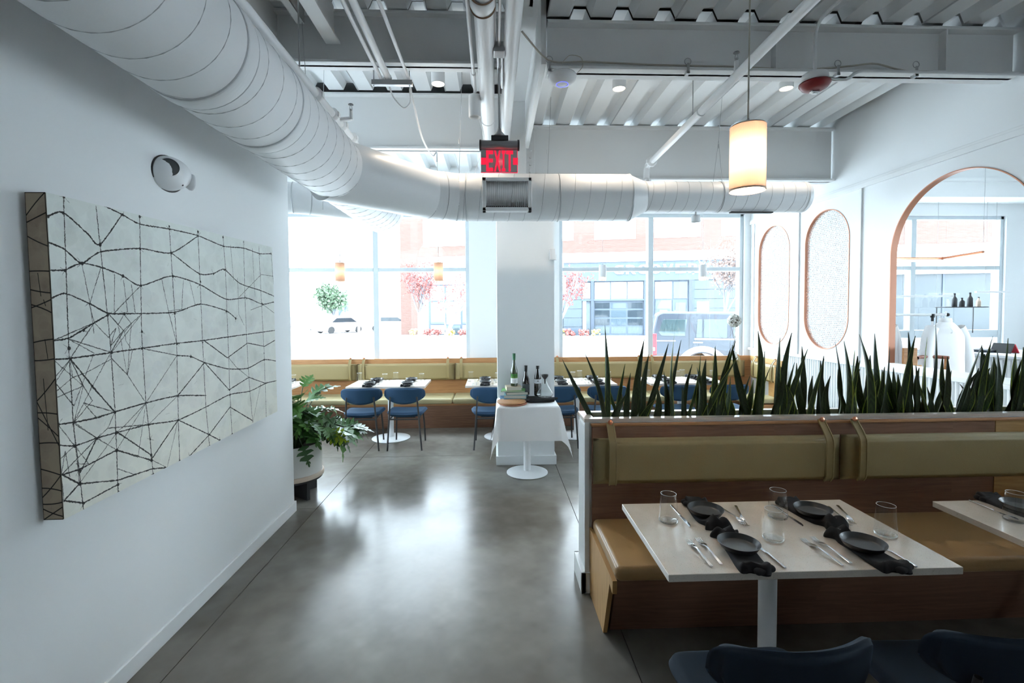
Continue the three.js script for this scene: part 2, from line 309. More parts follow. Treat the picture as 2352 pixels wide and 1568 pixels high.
{
  const b = thing('roof_joist', 'wide flanged white joist reaching forward from the brownish beam', 'joist', [-1.255, 3.80, 0]);
  obj('flange', span(-0.055, 0.055, 0, 0.02, -3.86, 4.6, 0.003), M.steel, b); obj('web', span(-0.01, 0.01, 0.02, 0.29, -3.86, 4.6), M.steel, b);
  const c = thing('strut_channel', 'narrow grey channel with a cut end left of the white joist', 'channel', [-1.49, 3.93, 0]);
  obj('channel', merge([span(-0.03, 0.03, 0, 0.012, -3.82, 4.6), span(-0.03, -0.022, 0, 0.16, -3.82, 4.6), span(0.022, 0.03, 0, 0.16, -3.82, 4.6)]), M.steel, c);
  obj('hanger_wire', bar(V(0.02, 0, -3.80), V(0.03, -0.62, -3.85), 0.0025, 5), M.galv, c);
  const d = thing('cross_strut', 'short pale strut lying crosswise behind the grey channel', 'strut', [-1.75, 3.95, -3.55]);
  obj('strut', span(-0.25, 0.25, 0, 0.05, -0.03, 0.03, 0.004), M.steel, d);
}
// ---------- air ducts ----------
function helix(p0, dir, r, len, pitch, tr) {   // a seam wound round a straight run
  const q = new THREE.Quaternion().setFromUnitVectors(V(0, 1, 0), dir), pts = [], n = Math.max(12, Math.round(len / pitch * 28));
  for (let i = 0; i <= n; i++) { const t = i / n, a = t * len / pitch * 2 * PI; pts.push(V(cos(a) * r, t * len, sin(a) * r).applyQuaternion(q).add(p0)); }
  return new THREE.TubeGeometry(new THREE.CatmullRomCurve3(pts), n, tr, 5);
}
const ringAt = (p, dir, r, w, th) => { const g = lathe([[r, -w / 2], [r + th, -w / 2 + th], [r + th, w / 2 - th], [r, w / 2]], 48); g.applyQuaternion(new THREE.Quaternion().setFromUnitVectors(V(0, 1, 0), dir)); return g.translate(p.x, p.y, p.z); };
{
  const d = thing('air_duct', 'large white spiral air duct running along the left wall and branching across to the right', 'duct');
  const R = 0.245, X = -1.243, Y = 2.81, z0 = -5.35;
  obj('main_run', bar(V(X, Y, 4.4), V(X, Y, z0), R, 64), M.duct, d);
  obj('spiral_seam', helix(V(X, Y, 1.0), V(0, 0, -1), R, 6.33, 0.152, 0.0024), M.seam, d);
  for (const z of [-2.06, -2.62]) { obj('coupling_band', ringAt(V(X, Y, z), V(0, 0, -1), R, 0.085, 0.006), M.duct, d); for (const e of [-0.045, 0.045]) obj('band_edge', ringAt(V(X, Y, z + e), V(0, 0, -1), R, 0.012, 0.004), M.seam, d); }
  obj('end_cap', new THREE.CylinderGeometry(R * 0.985, R * 0.985, 0.03, 48).rotateX(PI / 2).translate(X, Y, z0), M.duct, d);
  // access panel on the upper side
  const ap = new THREE.CylinderGeometry(R + 0.006, R + 0.006, 0.62, 20, 1, true, -0.22, 0.62).rotateX(PI / 2).rotateZ(PI * 0.62).translate(X, Y, -1.22);
  obj('access_panel', ap, M.duct, d);
  // wye branch, gored elbow and cross run
  const r = 0.222, By = 2.785, P0 = V(-1.30, 2.80, -3.72), P1 = V(-0.62, By, -4.505), P2 = V(-0.36, By, -4.62), dir = P1.clone().sub(P0).normalize();
  obj('branch_wye', bar(P0, P1, r + 0.028, 48, r + 0.002), M.duct, d);
  const a = bar(P1, P2, r, 48), joint = new THREE.SphereGeometry(r, 40, 20), j2 = joint.clone();
  obj('branch_elbow', merge([a, joint.translate(P1.x, P1.y, P1.z), j2.translate(P2.x, P2.y, P2.z)]), M.duct, d);
  const x1 = 1.30, x2 = 1.46, x3 = 3.06, Bz = -4.62, r2 = 0.145;
  obj('cross_run', bar(P2, V(x1, By, Bz), r, 48), M.duct, d);
  obj('reducer', bar(V(x1, By, Bz), V(x2, By + 0.012, Bz), r + 0.003, 48, r2 + 0.003), M.duct, d);
  obj('small_run', bar(V(x2, By + 0.012, Bz), V(x3, By + 0.012, Bz), r2, 40), M.duct, d);
  obj('end_cap', lathe([[0, 0.03], [r2 * 0.7, 0.027], [r2 * 0.93, 0.014], [r2 + 0.003, -0.01], [r2 + 0.003, -0.03]], 40).rotateZ(-PI / 2).translate(x3, By + 0.012, Bz), M.duct, d);
  obj('spiral_seam', helix(V(-0.30, By, Bz), V(1, 0, 0), r, 1.58, 0.145, 0.0028), M.seam, d);
  obj('spiral_seam', helix(V(x2 + 0.02, By + 0.012, Bz), V(1, 0, 0), r2, 1.56, 0.115, 0.0024), M.seam, d);
  for (const [p, w, q] of [[P1.clone().addScaledVector(dir, -0.17), 0.01, dir], [P1.clone().addScaledVector(dir, -0.12), 0.008, dir], [P1, 0.012, V(0.75, 0, -0.6).normalize()], [P1.clone().lerp(P2, 0.5), 0.008, V(0.92, 0, -0.4).normalize()], [P2, 0.012, V(0.98, 0, -0.2).normalize()], [V(-0.26, By, Bz), 0.01, V(1, 0, 0)]])
    obj('gore_seam', ringAt(p, q, r + 0.001, w, 0.003), M.seam, d);
  for (const [x, rad] of [[x1, r], [x2, r2], [0.62, r], [2.2, r2]]) obj('gore_seam', ringAt(V(x, By + (rad < 0.2 ? 0.012 : 0), Bz), V(1, 0, 0), rad + 0.002, 0.012, 0.003), M.seam, d);
  // supply grille on the cross run
  const g = new THREE.Group(); g.name = 'supply_grille'; d.add(g);
  const gx0 = -0.105, gx1 = 0.350, gy0 = 2.612, gy1 = 2.918, gz = Bz + r + 0.006, fw = 0.034;
  obj('grille_frame', merge([span(gx0, gx0 + fw, gy0, gy1, gz - 0.12, gz, 0.004), span(gx1 - fw, gx1, gy0, gy1, gz - 0.12, gz, 0.004), span(gx0, gx1, gy0, gy0 + fw, gz - 0.09, gz, 0.004), span(gx0, gx1, gy1 - fw, gy1, gz - 0.09, gz, 0.004)]), M.duct, g);
  obj('grille_back', span(gx0 + 0.02, gx1 - 0.02, gy0 + 0.02, gy1 - 0.02, gz - 0.05, gz - 0.042), M.black, g);
  const vb = []; for (let i = 1; i < 22; i++) { const x = gx0 + fw + i * (gx1 - gx0 - 2 * fw) / 22; vb.push(span(x - 0.0018, x + 0.0018, gy0 + fw, gy1 - fw, gz - 0.03, gz - 0.006)); }
  obj('grille_vanes', merge(vb), M.galv, g).userData = { kind: 'stuff' };
  const hb = []; for (let i = 1; i < 12; i++) { const y = gy0 + fw + i * (gy1 - gy0 - 2 * fw) / 12; hb.push(span(gx0 + fw, gx0 + fw + 0.2, y - 0.0016, y + 0.0016, gz - 0.04, gz - 0.03)); }
  obj('grille_blades', merge(hb), M.galv, g).userData = { kind: 'stuff' };
  obj('slot_diffuser', span(2.30, 2.72, 2.632, 2.646, -4.60, -4.555, 0.004), M.black, d);
}
{
  const d = thing('air_duct', 'short curved white duct emerging from behind the left wall under the big duct', 'duct');
  const pts = [V(-3.4, 2.80, -4.70), V(-2.3, 2.80, -4.70), V(-1.95, 2.80, -4.72), V(-1.70, 2.80, -4.85), V(-1.45, 2.80, -5.05)];
  obj('duct_bend', tube(pts, 0.15, 40, 40), M.duct, d);
  const cv = new THREE.CatmullRomCurve3(pts, false, 'catmullrom', 0.4);
  for (const t of [0.52, 0.58, 0.64, 0.71, 0.78]) obj('gore_seam', ringAt(cv.getPointAt(t), cv.getTangentAt(t), 0.151, 0.01, 0.003), M.seam, d);
}
// ---------- pipes and ceiling devices ----------
function coupling(p, dir, r, parent) { const g = ringAt(p, dir, r, 0.07, 0.02); obj('coupling', g, M.pipe, parent); const s = Math.abs(dir.z) > 0.5; for (const k of [-1, 1]) obj('coupling_bolt', s ? span(p.x + k * (r + 0.012) - 0.012, p.x + k * (r + 0.012) + 0.012, p.y - 0.02, p.y + 0.02, p.z - 0.02, p.z + 0.02, 0.004) : span(p.x - 0.02, p.x + 0.02, p.y - 0.01, p.y + 0.02, p.z + k * (r + 0.01) - 0.01, p.z + k * (r + 0.01) + 0.01, 0.004), M.pipe, parent); }
function sprinkler(x, y, z, parent) {
  obj('sprinkler_stub', cyl(0.017, 0.014, 0.07, x, y, z, 10), M.pipe, parent);
  const h = new THREE.Group(); h.name = 'sprinkler_head'; parent.add(h);
  obj('frame', merge([cyl(0.012, 0.010, 0.02, x, y + 0.07, z, 8), bar(V(x - 0.012, y + 0.085, z), V(x - 0.004, y + 0.125, z), 0.003, 5), bar(V(x + 0.012, y + 0.085, z), V(x + 0.004, y + 0.125, z), 0.003, 5)]), M.galv, h);
  obj('deflector', cyl(0.022, 0.018, 0.006, x, y + 0.125, z, 12), M.darkmetal, h);
}
{
  const p = thing('sprinkler_pipe', 'white sprinkler pipe slanting across the right half of the ceiling past the pendant', 'pipe');
  obj('pipe_run', bar(V(1.715, 3.30, -5.26), V(1.56, 3.30, 2.5), 0.032, 20), M.pipe, p);
  obj('elbow', tube([V(1.715, 3.30, -5.2), V(1.717, 3.295, -5.30), V(1.717, 3.20, -5.33), V(1.717, 3.02, -5.33)], 0.034, 20, 14), M.pipe, p);
  coupling(V(1.715, 3.30, -5.14), V(0, 0, 1), 0.034, p); coupling(V(1.717, 3.13, -5.33), V(0, 1, 0), 0.034, p);
  obj('joint_ring', ringAt(V(1.688, 3.30, -3.85), V(0, 0, 1), 0.0325, 0.02, 0.003), M.seam, p);
  sprinkler(1.672, 3.33, -3.26, p);
  obj('hanger_rod', bar(V(1.69, 3.33, -4.02), V(1.69, 3.82, -4.02), 0.005, 6), M.galv, p);
}
{
  const p = thing('sprinkler_pipe', 'white sprinkler pipe with bolted couplings above the large duct', 'pipe');
  obj('pipe_run', bar(V(-1.31, 3.30, -4.55), V(-1.29, 3.30, 2.5), 0.032, 20), M.pipe, p);
  obj('elbow', tube([V(-1.31, 3.30, -4.5), V(-1.31, 3.29, -4.6), V(-1.30, 3.2, -4.66), V(-1.29, 3.04, -4.68)], 0.034, 20, 14), M.pipe, p);
  for (const z of [-3.62, -3.98, -4.2, -4.5]) coupling(V(-1.31, 3.30, z), V(0, 0, 1), 0.034, p);
  sprinkler(-1.19, 3.30, -4.08, p);
  obj('outlet', bar(V(-1.31, 3.30, -4.08), V(-1.19, 3.31, -4.08), 0.018, 10), M.pipe, p);
  obj('hanger_rod', bar(V(-1.30, 3.33, -3.3), V(-1.30, 4.09, -3.3), 0.005, 6), M.galv, p);
}
{ // the two overhead drain pipes
  const p = thing('drain_pipe', 'thick white overhead pipe with dark jointed hub, left of two running to the column', 'pipe');
  obj('pipe_run', bar(V(-0.062, 3.57, 3), V(-0.05, 3.57, -5.36), 0.064, 28), M.pipe, p);
  obj('hub', ringAt(V(-0.06, 3.57, -2.92), V(0, 0, 1), 0.064, 0.11, 0.014), M.pipe, p);
  for (const z of [-2.99, -2.86]) obj('joint_ring', ringAt(V(-0.06, 3.57, z), V(0, 0, 1), 0.072, 0.014, 0.007), M.rust, p);
  obj('joint_ring', ringAt(V(-0.055, 3.57, -4.72), V(0, 0, 1), 0.064, 0.012, 0.004), M.seam, p);
  obj('wye_arm', bar(V(-0.06, 3.57, -2.86), V(0.13, 3.57, -2.45), 0.055, 20), M.pipe, p);
  const q = thing('drain_pipe', 'thick white overhead pipe beside the girder, right of two running to the column', 'pipe');
  obj('pipe_run', bar(V(0.155, 3.57, 3), V(0.125, 3.57, -5.25), 0.056, 28), M.pipe, q);
}
{
  const p = thing('conduit', 'slim white conduit left of the thick overhead pipe ending at a hanging can light', 'conduit');
  obj('conduit_run', bar(V(-0.155, 3.60, 2), V(-0.155, 3.60, -4.2), 0.014, 12), M.pipe, p);
  obj('fitting', ringAt(V(-0.155, 3.60, -3.9), V(0, 0, 1), 0.014, 0.04, 0.005), M.pipe, p);
  const c = thing('can_light', 'unlit white cylinder light hanging left of the overhead pipes', 'ceiling light', [-0.16, 3.385, -4.22]);
  obj('can', lathe([[0, 0.19], [0.048, 0.19], [0.053, 0.185], [0.053, 0.004], [0.05, 0], [0.045, 0.004], [0.045, 0.03], [0, 0.03]], 32), M.white, c);
  obj('stem', cyl(0.012, 0.012, 0.03, 0, 0.19, 0, 10), M.pipe, c);
  const k = thing('cable', 'thin white cable drooping from the unlit can light past the overhead pipe', 'cable');
  obj('cable_run', tube([V(-0.13, 3.41, -4.25), V(-0.1, 3.33, -4.3), V(-0.09, 3.28, -4.5), V(-0.16, 3.2, -4.9), V(-0.3, 3.02, -5.2), V(-0.62, 3.0, -5.28)], 0.004, 40, 6), M.pipe, k);
}
{ // junction box and thin conduits between the drain pipes
  const p = thing('junction_box', 'small grey junction box with conduits between the two overhead pipes', 'junction box', [0.045, 3.52, -3.45]);
  obj('box', span(-0.04, 0.04, 0, 0.07, -0.05, 0.05, 0.006), M.galv, p);
  obj('conduit_run', merge([bar(V(0.0, 0.04, 0.0), V(0.005, 0.05, 4), 0.011, 10), bar(V(-0.03, 0.05, 0), V(-0.03, 0.06, 4), 0.008, 8), bar(V(-0.01, 0.03, 0), V(0.03, -0.03, -1.4), 0.010, 10), bar(V(0.02, 0.03, 0), V(0.03, 0.0, -0.5), 0.010, 10)]), M.galv, p);
}
{ // trapeze with conduits
  const p = thing('conduit_trapeze', 'hanging strut trapeze carrying white conduits left of the lit can', 'conduit rack', [0, 0, 0]);
  obj('strut', merge([span(-0.99, -0.66, 3.545, 3.56, -4.01, -3.97), span(-0.99, -0.66, 3.56, 3.585, -4.01, -4.005), span(-0.99, -0.66, 3.56, 3.585, -3.975, -3.97)]), M.galv, p);
  for (const x of [-0.975, -0.685]) obj('hanger_rod', bar(V(x, 3.54, -3.99), V(x, 4.08, -3.99), 0.005, 6), M.galv, p);
  obj('conduit', bar(V(-0.86, 3.61, -4.02), V(-0.86, 3.61, 2), 0.026, 16), M.pipe, p);
  obj('conduit', bar(V(-0.915, 3.60, -4.02), V(-0.93, 3.60, 2), 0.015, 12), M.pipe, p);
  obj('conduit', bar(V(-0.69, 3.60, -4.02), V(-0.73, 3.60, 2), 0.013, 12), M.pipe, p);
  for (const x of [-0.86, -0.915]) obj('strap', ringAt(V(x, 3.61, -4.0), V(0, 0, 1), x < -0.9 ? 0.017 : 0.028, 0.02, 0.003), M.galv, p);
  const k = thing('cable', 'white cable looping below the strut trapeze and down to a hook', 'cable');
  obj('loop', tube([V(-0.87, 3.60, -4.05), V(-0.84, 3.50, -4.1), V(-0.76, 3.42, -4.12), V(-0.70, 3.46, -4.1), V(-0.69, 3.54, -4.03)], 0.007, 30, 7), M.pipe, k);
  obj('cable_run', tube([V(-0.69, 3.58, -4.03), V(-0.68, 3.45, -4.2), V(-0.66, 3.3, -4.5), V(-0.63, 3.30, -5.0), V(-0.61, 3.42, -5.2)], 0.008, 30, 7), M.pipe, k);
  obj('hook', bar(V(-0.61, 3.42, -5.2), V(-0.61, 3.30, -5.2), 0.005, 6), M.galv, k);
}
function downlight(label, x, z, yd, ytop) {
  const t = thing('downlight', label, 'ceiling light', [x, yd, z]);
  obj('can', lathe([[0, 0.14], [0.058, 0.14], [0.062, 0.135], [0.062, 0.003], [0.058, 0], [0.054, 0.004], [0.054, 0.02]], 32), M.white, t);
  if (ytop > yd + 0.15) obj('stem', cyl(0.01, 0.01, ytop - yd - 0.14, 0, 0.14, 0, 8), M.white, t);
  obj('lens', new THREE.CylinderGeometry(0.053, 0.053, 0.006, 32).translate(0, 0.008, 0), std({ color: lin(0.9, 0.85, 0.75), emissive: lin(1, 0.80, 0.55), emissiveIntensity: 0.55 }), t);
  const s = new THREE.SpotLight(WARM, 0.28 * LAMP, 0, 1.0, 0.6); s.name = 'downlight_beam'; s.position.set(x, yd - 0.012, z); s.target.position.set(x, 0, z); s.castShadow = true; s.shadow.radius = 2; scene.add(s, s.target);
}
downlight('lit round downlight on the left of the ceiling, above the exit sign level', -0.50, -4.42, 3.76, 4.09);
downlight('lit round downlight between the blue ringed dome and the sprinkler pipe', 1.165, -4.42, 3.735, 3.815);
downlight('lit round downlight left of the red alarm strobe', 2.745, -4.42, 3.755, 3.815);
{ // wireless dome
  const t = thing('wireless_dome', 'white ceiling dome with a glowing blue ring under the grey beam', 'access point', [0.50, 3.36, -3.47]);
  obj('shell', lathe([[0, -0.035], [0.04, -0.034], [0.075, -0.022], [0.098, 0.0], [0.105, 0.022], [0.098, 0.034], [0, 0.036]], 40), M.white, t);
  obj('glow_ring', new THREE.TorusGeometry(0.042, 0.0025, 8, 40).rotateX(PI / 2).translate(0, -0.033, 0), std({ color: lin(0.1, 0.1, 0.6), emissive: lin(0.12, 0.14, 0.9), emissiveIntensity: 0.12 }), t);
  obj('bracket', merge([span(-0.075, -0.065, 0.02, 0.11, -0.06, -0.05), span(0.055, 0.065, 0.02, 0.10, -0.06, -0.05), span(-0.08, 0.07, 0.09, 0.1, -0.08, -0.03)]), M.galv, t);
}
{ // fire alarm strobe
  const t = thing('alarm_strobe', 'dark red round alarm strobe on a white box under the beam', 'fire alarm', [2.335, 3.33, -3.42]);
  obj('back_box', lathe([[0, 0.07], [0.075, 0.07], [0.085, 0.06], [0.092, 0.0], [0, 0.0]], 36), M.white, t);
  obj('shell', lathe([[0, -0.052], [0.05, -0.05], [0.085, -0.032], [0.102, -0.008], [0.102, 0.004], [0, 0.006]], 40), M.red, t);
  obj('strobe_lens', merge([span(-0.03, 0.03, -0.066, -0.045, -0.018, 0.018, 0.006), span(-0.02, 0.02, -0.074, -0.06, -0.01, 0.01, 0.004)]), M.chrome, t);
  obj('conduit', tube([V(0, 0.06, 0), V(0, 0.2, 0), V(0.005, 0.38, 0.0), V(0.03, 0.46, 0.05), V(0.06, 0.49, 0.3)], 0.012, 30, 10), M.pipe, t);
  obj('conduit', tube([V(0.08, 0.035, 0), V(0.2, 0.03, 0), V(0.26, 0.045, -0.02), V(0.36, 0.115, -0.06), V(0.5, 0.125, -0.06), V(1.65, 0.115, -0.06)], 0.012, 40, 10), M.pipe, t);
}
{ // cable bundle in rings along the beam
  const k = thing('cable', 'beige cable bundle slung in rings along the grey beam', 'cable');
  obj('cable_run', tube([V(0.20, 3.60, -3.30), V(0.35, 3.53, -3.46), V(0.45, 3.50, -3.5), V(0.7, 3.515, -3.52), V(1.2, 3.50, -3.52), V(1.75, 3.495, -3.52), V(2.3, 3.485, -3.53), V(2.65, 3.50, -3.5), V(2.85, 3.52, -3.5), V(3.1, 3.475, -3.51), V(3.6, 3.462, -3.52), V(3.98, 3.458, -3.52)], 0.007, 80, 6), M.cable, k);
  obj('cable_loop', tube([V(0.50, 3.49, -3.5), V(0.56, 3.545, -3.49), V(0.64, 3.53, -3.49), V(0.65, 3.46, -3.48), V(0.6, 3.40, -3.47)], 0.003, 24, 5), M.cable, k);
  for (const x of [0.41, 1.43, 2.56, 3.16]) { const g = new THREE.Group(); g.name = 'bridle_ring'; k.add(g); obj('ring', new THREE.TorusGeometry(0.024, 0.003, 6, 20).translate(x, 3.515, -3.495), M.galv, g); obj('clip', merge([span(x - 0.008, x + 0.008, 3.43, 3.50, -3.492, -3.484), span(x - 0.012, x + 0.012, 3.425, 3.445, -3.53, -3.484)]), M.galv, g); }
}
// ---------- exit sign ----------
const font = await new FontLoader().loadAsync('fonts/droid/droid_sans_bold.typeface.json');
function text(str, size, depth, wScale = 1) { const g = new TextGeometry(str, { font, size, depth, curveSegments: 4, bevelEnabled: false }); g.computeBoundingBox(); const b = g.boundingBox; g.translate(-(b.min.x + b.max.x) / 2, -(b.min.y + b.max.y) / 2, 0); if (wScale !== 1) g.scale(wScale, 1, 1); g.computeVertexNormals(); return g; }
{
  const t = thing('exit_sign', 'hanging exit sign with glowing red letters on a clear panel under an aluminium bar', 'exit sign', [0.046, 2.75, -3.67]);
  const glow = std({ color: lin(0.8, 0.02, 0.05), emissive: lin(1, 0.02, 0.07), emissiveIntensity: 0.05 });
  obj('panel', span(-0.142, 0.136, 0.002, 0.172, -0.004, 0.004, 0.003), phys({ color: lin(0.62, 0.66, 0.66), roughness: 0.18, metalness: 0.55 }), t);
  let x = -0.102; for (const ch of 'EXIT') { const g = text(ch, 0.118, 0.004); g.computeBoundingBox(); const w = g.boundingBox.max.x - g.boundingBox.min.x, tw = ch === 'I' ? 0.028 : 0.054; g.scale(tw / w, 0.158 / (g.boundingBox.max.y - g.boundingBox.min.y), 1); obj('letter', g.translate(x + tw / 2, 0.088, 0.0042), glow, t); x += tw + 0.0055; }
  for (const k of [-1, 1]) { obj('arrow_block', span(k * 0.122 - 0.019, k * 0.122 + 0.019, 0.06, 0.112, 0.0042, 0.007), glow, t); }
  obj('panel_edge', merge([span(-0.142, 0.136, 0, 0.003, -0.004, 0.005), span(0.134, 0.138, 0, 0.17, -0.004, 0.005)]), glow, t);
  const h = new THREE.Shape(); h.absellipse(0, 0, 0.038, 0.036, 0, 2 * PI);
  obj('housing', ext(h, 0.284, 0, 24).rotateY(PI / 2).translate(-0.142, 0.208, 0), std({ color: lin(0.32, 0.32, 0.33), roughness: 0.32, metalness: 0.7 }), t);
  const h2 = new THREE.Shape(); h2.absellipse(0, 0, 0.042, 0.041, 0, 2 * PI);
  for (const k of [-0.152, 0.138]) obj('end_cap', ext(h2, 0.014, 0, 24).rotateY(PI / 2).translate(k, 0.208, 0), M.darkmetal, t);
  obj('mount', span(-0.062, 0.068, 0.236, 0.275, -0.03, 0.03, 0.004), M.darkmetal, t);
  obj('canopy', lathe([[0, 0.335], [0.012, 0.335], [0.02, 0.31], [0.042, 0.285], [0.046, 0.272], [0, 0.272]], 24), M.galv, t);
  obj('stem', cyl(0.009, 0.009, 0.45, 0, 0.33, 0, 10), M.galv, t);
  const l = new THREE.PointLight(new THREE.Color(1, 0.03, 0.06), 0.0004, 0); l.name = 'exit_sign_glow'; l.position.set(0.046, 2.84, -3.64); l.castShadow = true; l.shadow.radius = 2; scene.add(l);
}
{ // twin head emergency light on the left wall
  const t = thing('emergency_light', 'white oval emergency light with two dark lens heads on the left wall above the painting', 'emergency light', [-1.712, 2.425, -2.585]);
  const egg = new THREE.SphereGeometry(1, 36, 24), ep = egg.attributes.position;
  for (let i = 0; i < ep.count; i++) { const x = ep.getX(i), y = ep.getY(i), z = ep.getZ(i); ep.setXYZ(i, Math.max(0, 0.012 + x * 0.085), y * 0.088 * (1 + 0.12 * z) - 0.012 * z, z * 0.118); }
  egg.computeVertexNormals(); obj('body', egg, M.white, t);
  obj('back_plate', new THREE.CylinderGeometry(1, 1, 0.006, 40).scale(0.094, 1, 0.122).rotateZ(-PI / 2).rotateX(0.1).translate(0.003, 0, 0), M.darkmetal, t);
  const lensHead = (p, dir, r, m) => { const hd = new THREE.Group(); hd.name = 'lamp_head'; hd.position.copy(p); hd.quaternion.setFromUnitVectors(V(0, 1, 0), dir.normalize()); t.add(hd); obj('cup', lathe([[0, -0.03], [r * 0.8, -0.025], [r + 0.004, -0.006], [r + 0.004, 0.002], [r, 0.004]], 28), M.white, hd); obj('lens', lathe([[0, 0.009], [r * 0.6, 0.007], [r, 0.001]], 28), m, hd); };
  lensHead(V(0.058, 0.012, 0.078), V(0.55, 0.12, 0.9), 0.046, phys({ color: lin(0.045, 0.05, 0.05), roughness: 0.25, clearcoat: 1 }));
  lensHead(V(0.062, -0.018, -0.098), V(0.62, 0.0, -0.9), 0.040, M.chrome);
  obj('test_button', new THREE.SphereGeometry(0.005, 10, 8).translate(0.075, -0.058, 0.0), M.darkmetal, t);
}
{ const t = thing('wall_sensor', 'small white sensor box high on the right edge of the column', 'sensor', [0.632, 2.30, -5.168]); obj('case', span(-0.03, 0.03, -0.06, 0.06, 0, 0.028, 0.006), M.white, t); obj('tab', span(0.02, 0.045, -0.06, 0.0, 0.002, 0.018, 0.004), M.trim, t); }
// ---------- banquettes ----------
// a strap that hangs from a knob at (0,yk) over a cushion front; z grows towards the sitter
function strap(parent, x, yk, zk, yTop, zTop, yBot, zBot, w, knob, m) {
  const pts = [[yk, zk + 0.012], [yk - 0.012, zk + 0.016], [yTop + 0.03, zk + 0.02 + (zTop - zk) * 0.45], [yTop - 0.012, zTop + 0.004], [yTop - 0.05, zTop + 0.010], [(yTop + yBot) / 2, zBot + 0.013], [yBot + 0.03, zBot + 0.008], [yBot, zBot - 0.01]];
  const c = new THREE.CatmullRomCurve3(pts.map(([y, z]) => V(0, y, z)), false, 'catmullrom', 0.3);
  const s = new THREE.Group(); s.name = 'strap'; s.position.x = x; parent.add(s);
  const N = 26, mk = (a, b, th) => { const P = [], I = []; for (let i = 0; i <= N; i++) { const p = c.getPointAt(i / N), t = c.getTangentAt(i / N), n = V(0, t.z, -t.y); if (n.z < 0) n.negate(); P.push(a, p.y, p.z, b, p.y, p.z, a, p.y + n.y * th, p.z + n.z * th, b, p.y + n.y * th, p.z + n.z * th); if (i) { const o = (i - 1) * 4; for (const [q, r, u, v] of [[2, 3, 7, 6], [0, 2, 6, 4], [3, 1, 5, 7]]) I.push(o + q, o + r, o + u, o + q, o + u, o + v); } } const g = new THREE.BufferGeometry(); g.setAttribute('position', new THREE.Float32BufferAttribute(P, 3)); g.setIndex(I); g.computeVertexNormals(); return toCreasedNormals(g, 0.6); };
  obj('band', mk(-w / 2, w / 2, 0.004), m, s); obj('piping', merge([mk(-w / 2 - 0.004, -w / 2 + 0.002, 0.009), mk(w / 2 - 0.002, w / 2 + 0.004, 0.009)]), m, s);
  if (knob) obj('knob', lathe([[0, 0], [0.006, 0], [0.006, 0.018], [0.014, 0.022], [0.014, 0.028], [0, 0.03]], 20).rotateX(PI / 2 - 0.25).translate(0, yk - 0.004, zk), M.copper, s);
}
const backGeo = (L, h, d) => uvm(pillow(L, h, d, { sx: 40, sy: 14, sz: 4, round: 0.0, pw: 14 }));
const seatGeo = (L, h, d) => { const g = new RoundedBoxGeometry(L, h, d, 5, 0.032); return uvm(g); };
{ // the near bench, back against the planter
  const b = thing('banquette', 'tan leather banquette on oak base in the foreground, backed by the planter', 'bench', [0.56, 0, -2.785]);
  const L = 4.6;
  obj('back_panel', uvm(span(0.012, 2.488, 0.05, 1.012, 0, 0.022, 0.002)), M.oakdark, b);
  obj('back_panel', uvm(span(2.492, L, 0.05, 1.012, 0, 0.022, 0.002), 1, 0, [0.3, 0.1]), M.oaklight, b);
  obj('top_rail', uvm(span(0.006, L, 1.012, 1.026, 0, 0.034, 0.003)), M.oak, b);
  const side = poly([[0, 0], [0.365, 0], [0.51, 0.345], [0.51, 0.31], [0.565, 0.31], [0.565, 0.395], [0, 0.395]]);
  const side2 = poly([[0, 0], [0.36, 0], [0.50, 0.345], [0.555, 0.325], [0.56, 0.392], [0, 0.395]]);
  obj('end_panel', uvm(ext(side2, 0.022).rotateY(-PI / 2).translate(0.022, 0, 0.0), 1, 1), M.oaklight, b);
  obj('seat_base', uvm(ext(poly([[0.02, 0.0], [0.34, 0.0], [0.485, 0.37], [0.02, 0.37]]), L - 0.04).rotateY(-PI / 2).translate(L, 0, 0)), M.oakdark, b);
  for (let i = 0; i < 3; i++) { const x = 0.012 + i * 1.478; obj('seat_cushion', seatGeo(1.474, 0.075, 0.56).translate(x + 0.737, 0.428, 0.302), M.leatherdk, b); }
  for (let i = 0; i < 3; i++) {
    const x = 0.008 + i * 1.478; obj('back_cushion', backGeo(1.472, 0.27, 0.085).translate(x + 0.736, 0.818, 0.068), M.leather, b);
    for (const k of i ? [0.098, 1.376] : [0.105, 1.376]) strap(b, x + k, 1.038, 0.028, 0.95, 0.112, 0.69, 0.108, 0.036, true, M.leather);
  }
}
function farBench(label, x0, x1, cuts, zb) {
  const b = thing('banquette', label, 'bench', [0, 0, zb]);
  obj('back_panel', uvm(span(x0, x1, 0.05, 0.95, 0, 0.022)), M.oak, b);
  obj('top_rail', uvm(span(x0, x1, 0.905, 0.98, 0, 0.034, 0.003)), M.oak, b);
  obj('seat_base', uvm(ext(poly([[0.02, 0.0], [0.34, 0.0], [0.49, 0.375], [0.02, 0.375]]), x1 - x0).rotateY(-PI / 2).translate(x1, 0, 0)), M.oakdark, b);
  obj('seat_edge', uvm(span(x0, x1, 0.355, 0.385, 0.02, 0.495, 0.003)), M.oak, b);
  for (let i = 0; i + 1 < cuts.length; i++) {
    const a = cuts[i], c = cuts[i + 1], L = c - a - 0.006, m = (a + c) / 2;
    obj('seat_cushion', seatGeo(L, 0.075, 0.52).translate(m, 0.423, 0.29), M.leatherseat, b);
    obj('back_cushion', backGeo(L, 0.25, 0.08).translate(m, 0.785, 0.062), M.leather, b);
    for (const x of [a + 0.095, c - 0.105]) if (L > 0.6) strap(b, x, 0.992, 0.03, 0.905, 0.098, 0.67, 0.098, 0.032, true, M.leather);
  }
}
farBench('long pale leather banquette under the left window with oak rail and straps', -4.2, 0.33, [-4.18, -3.50, -2.05, -0.60, 0.32], -7.20);
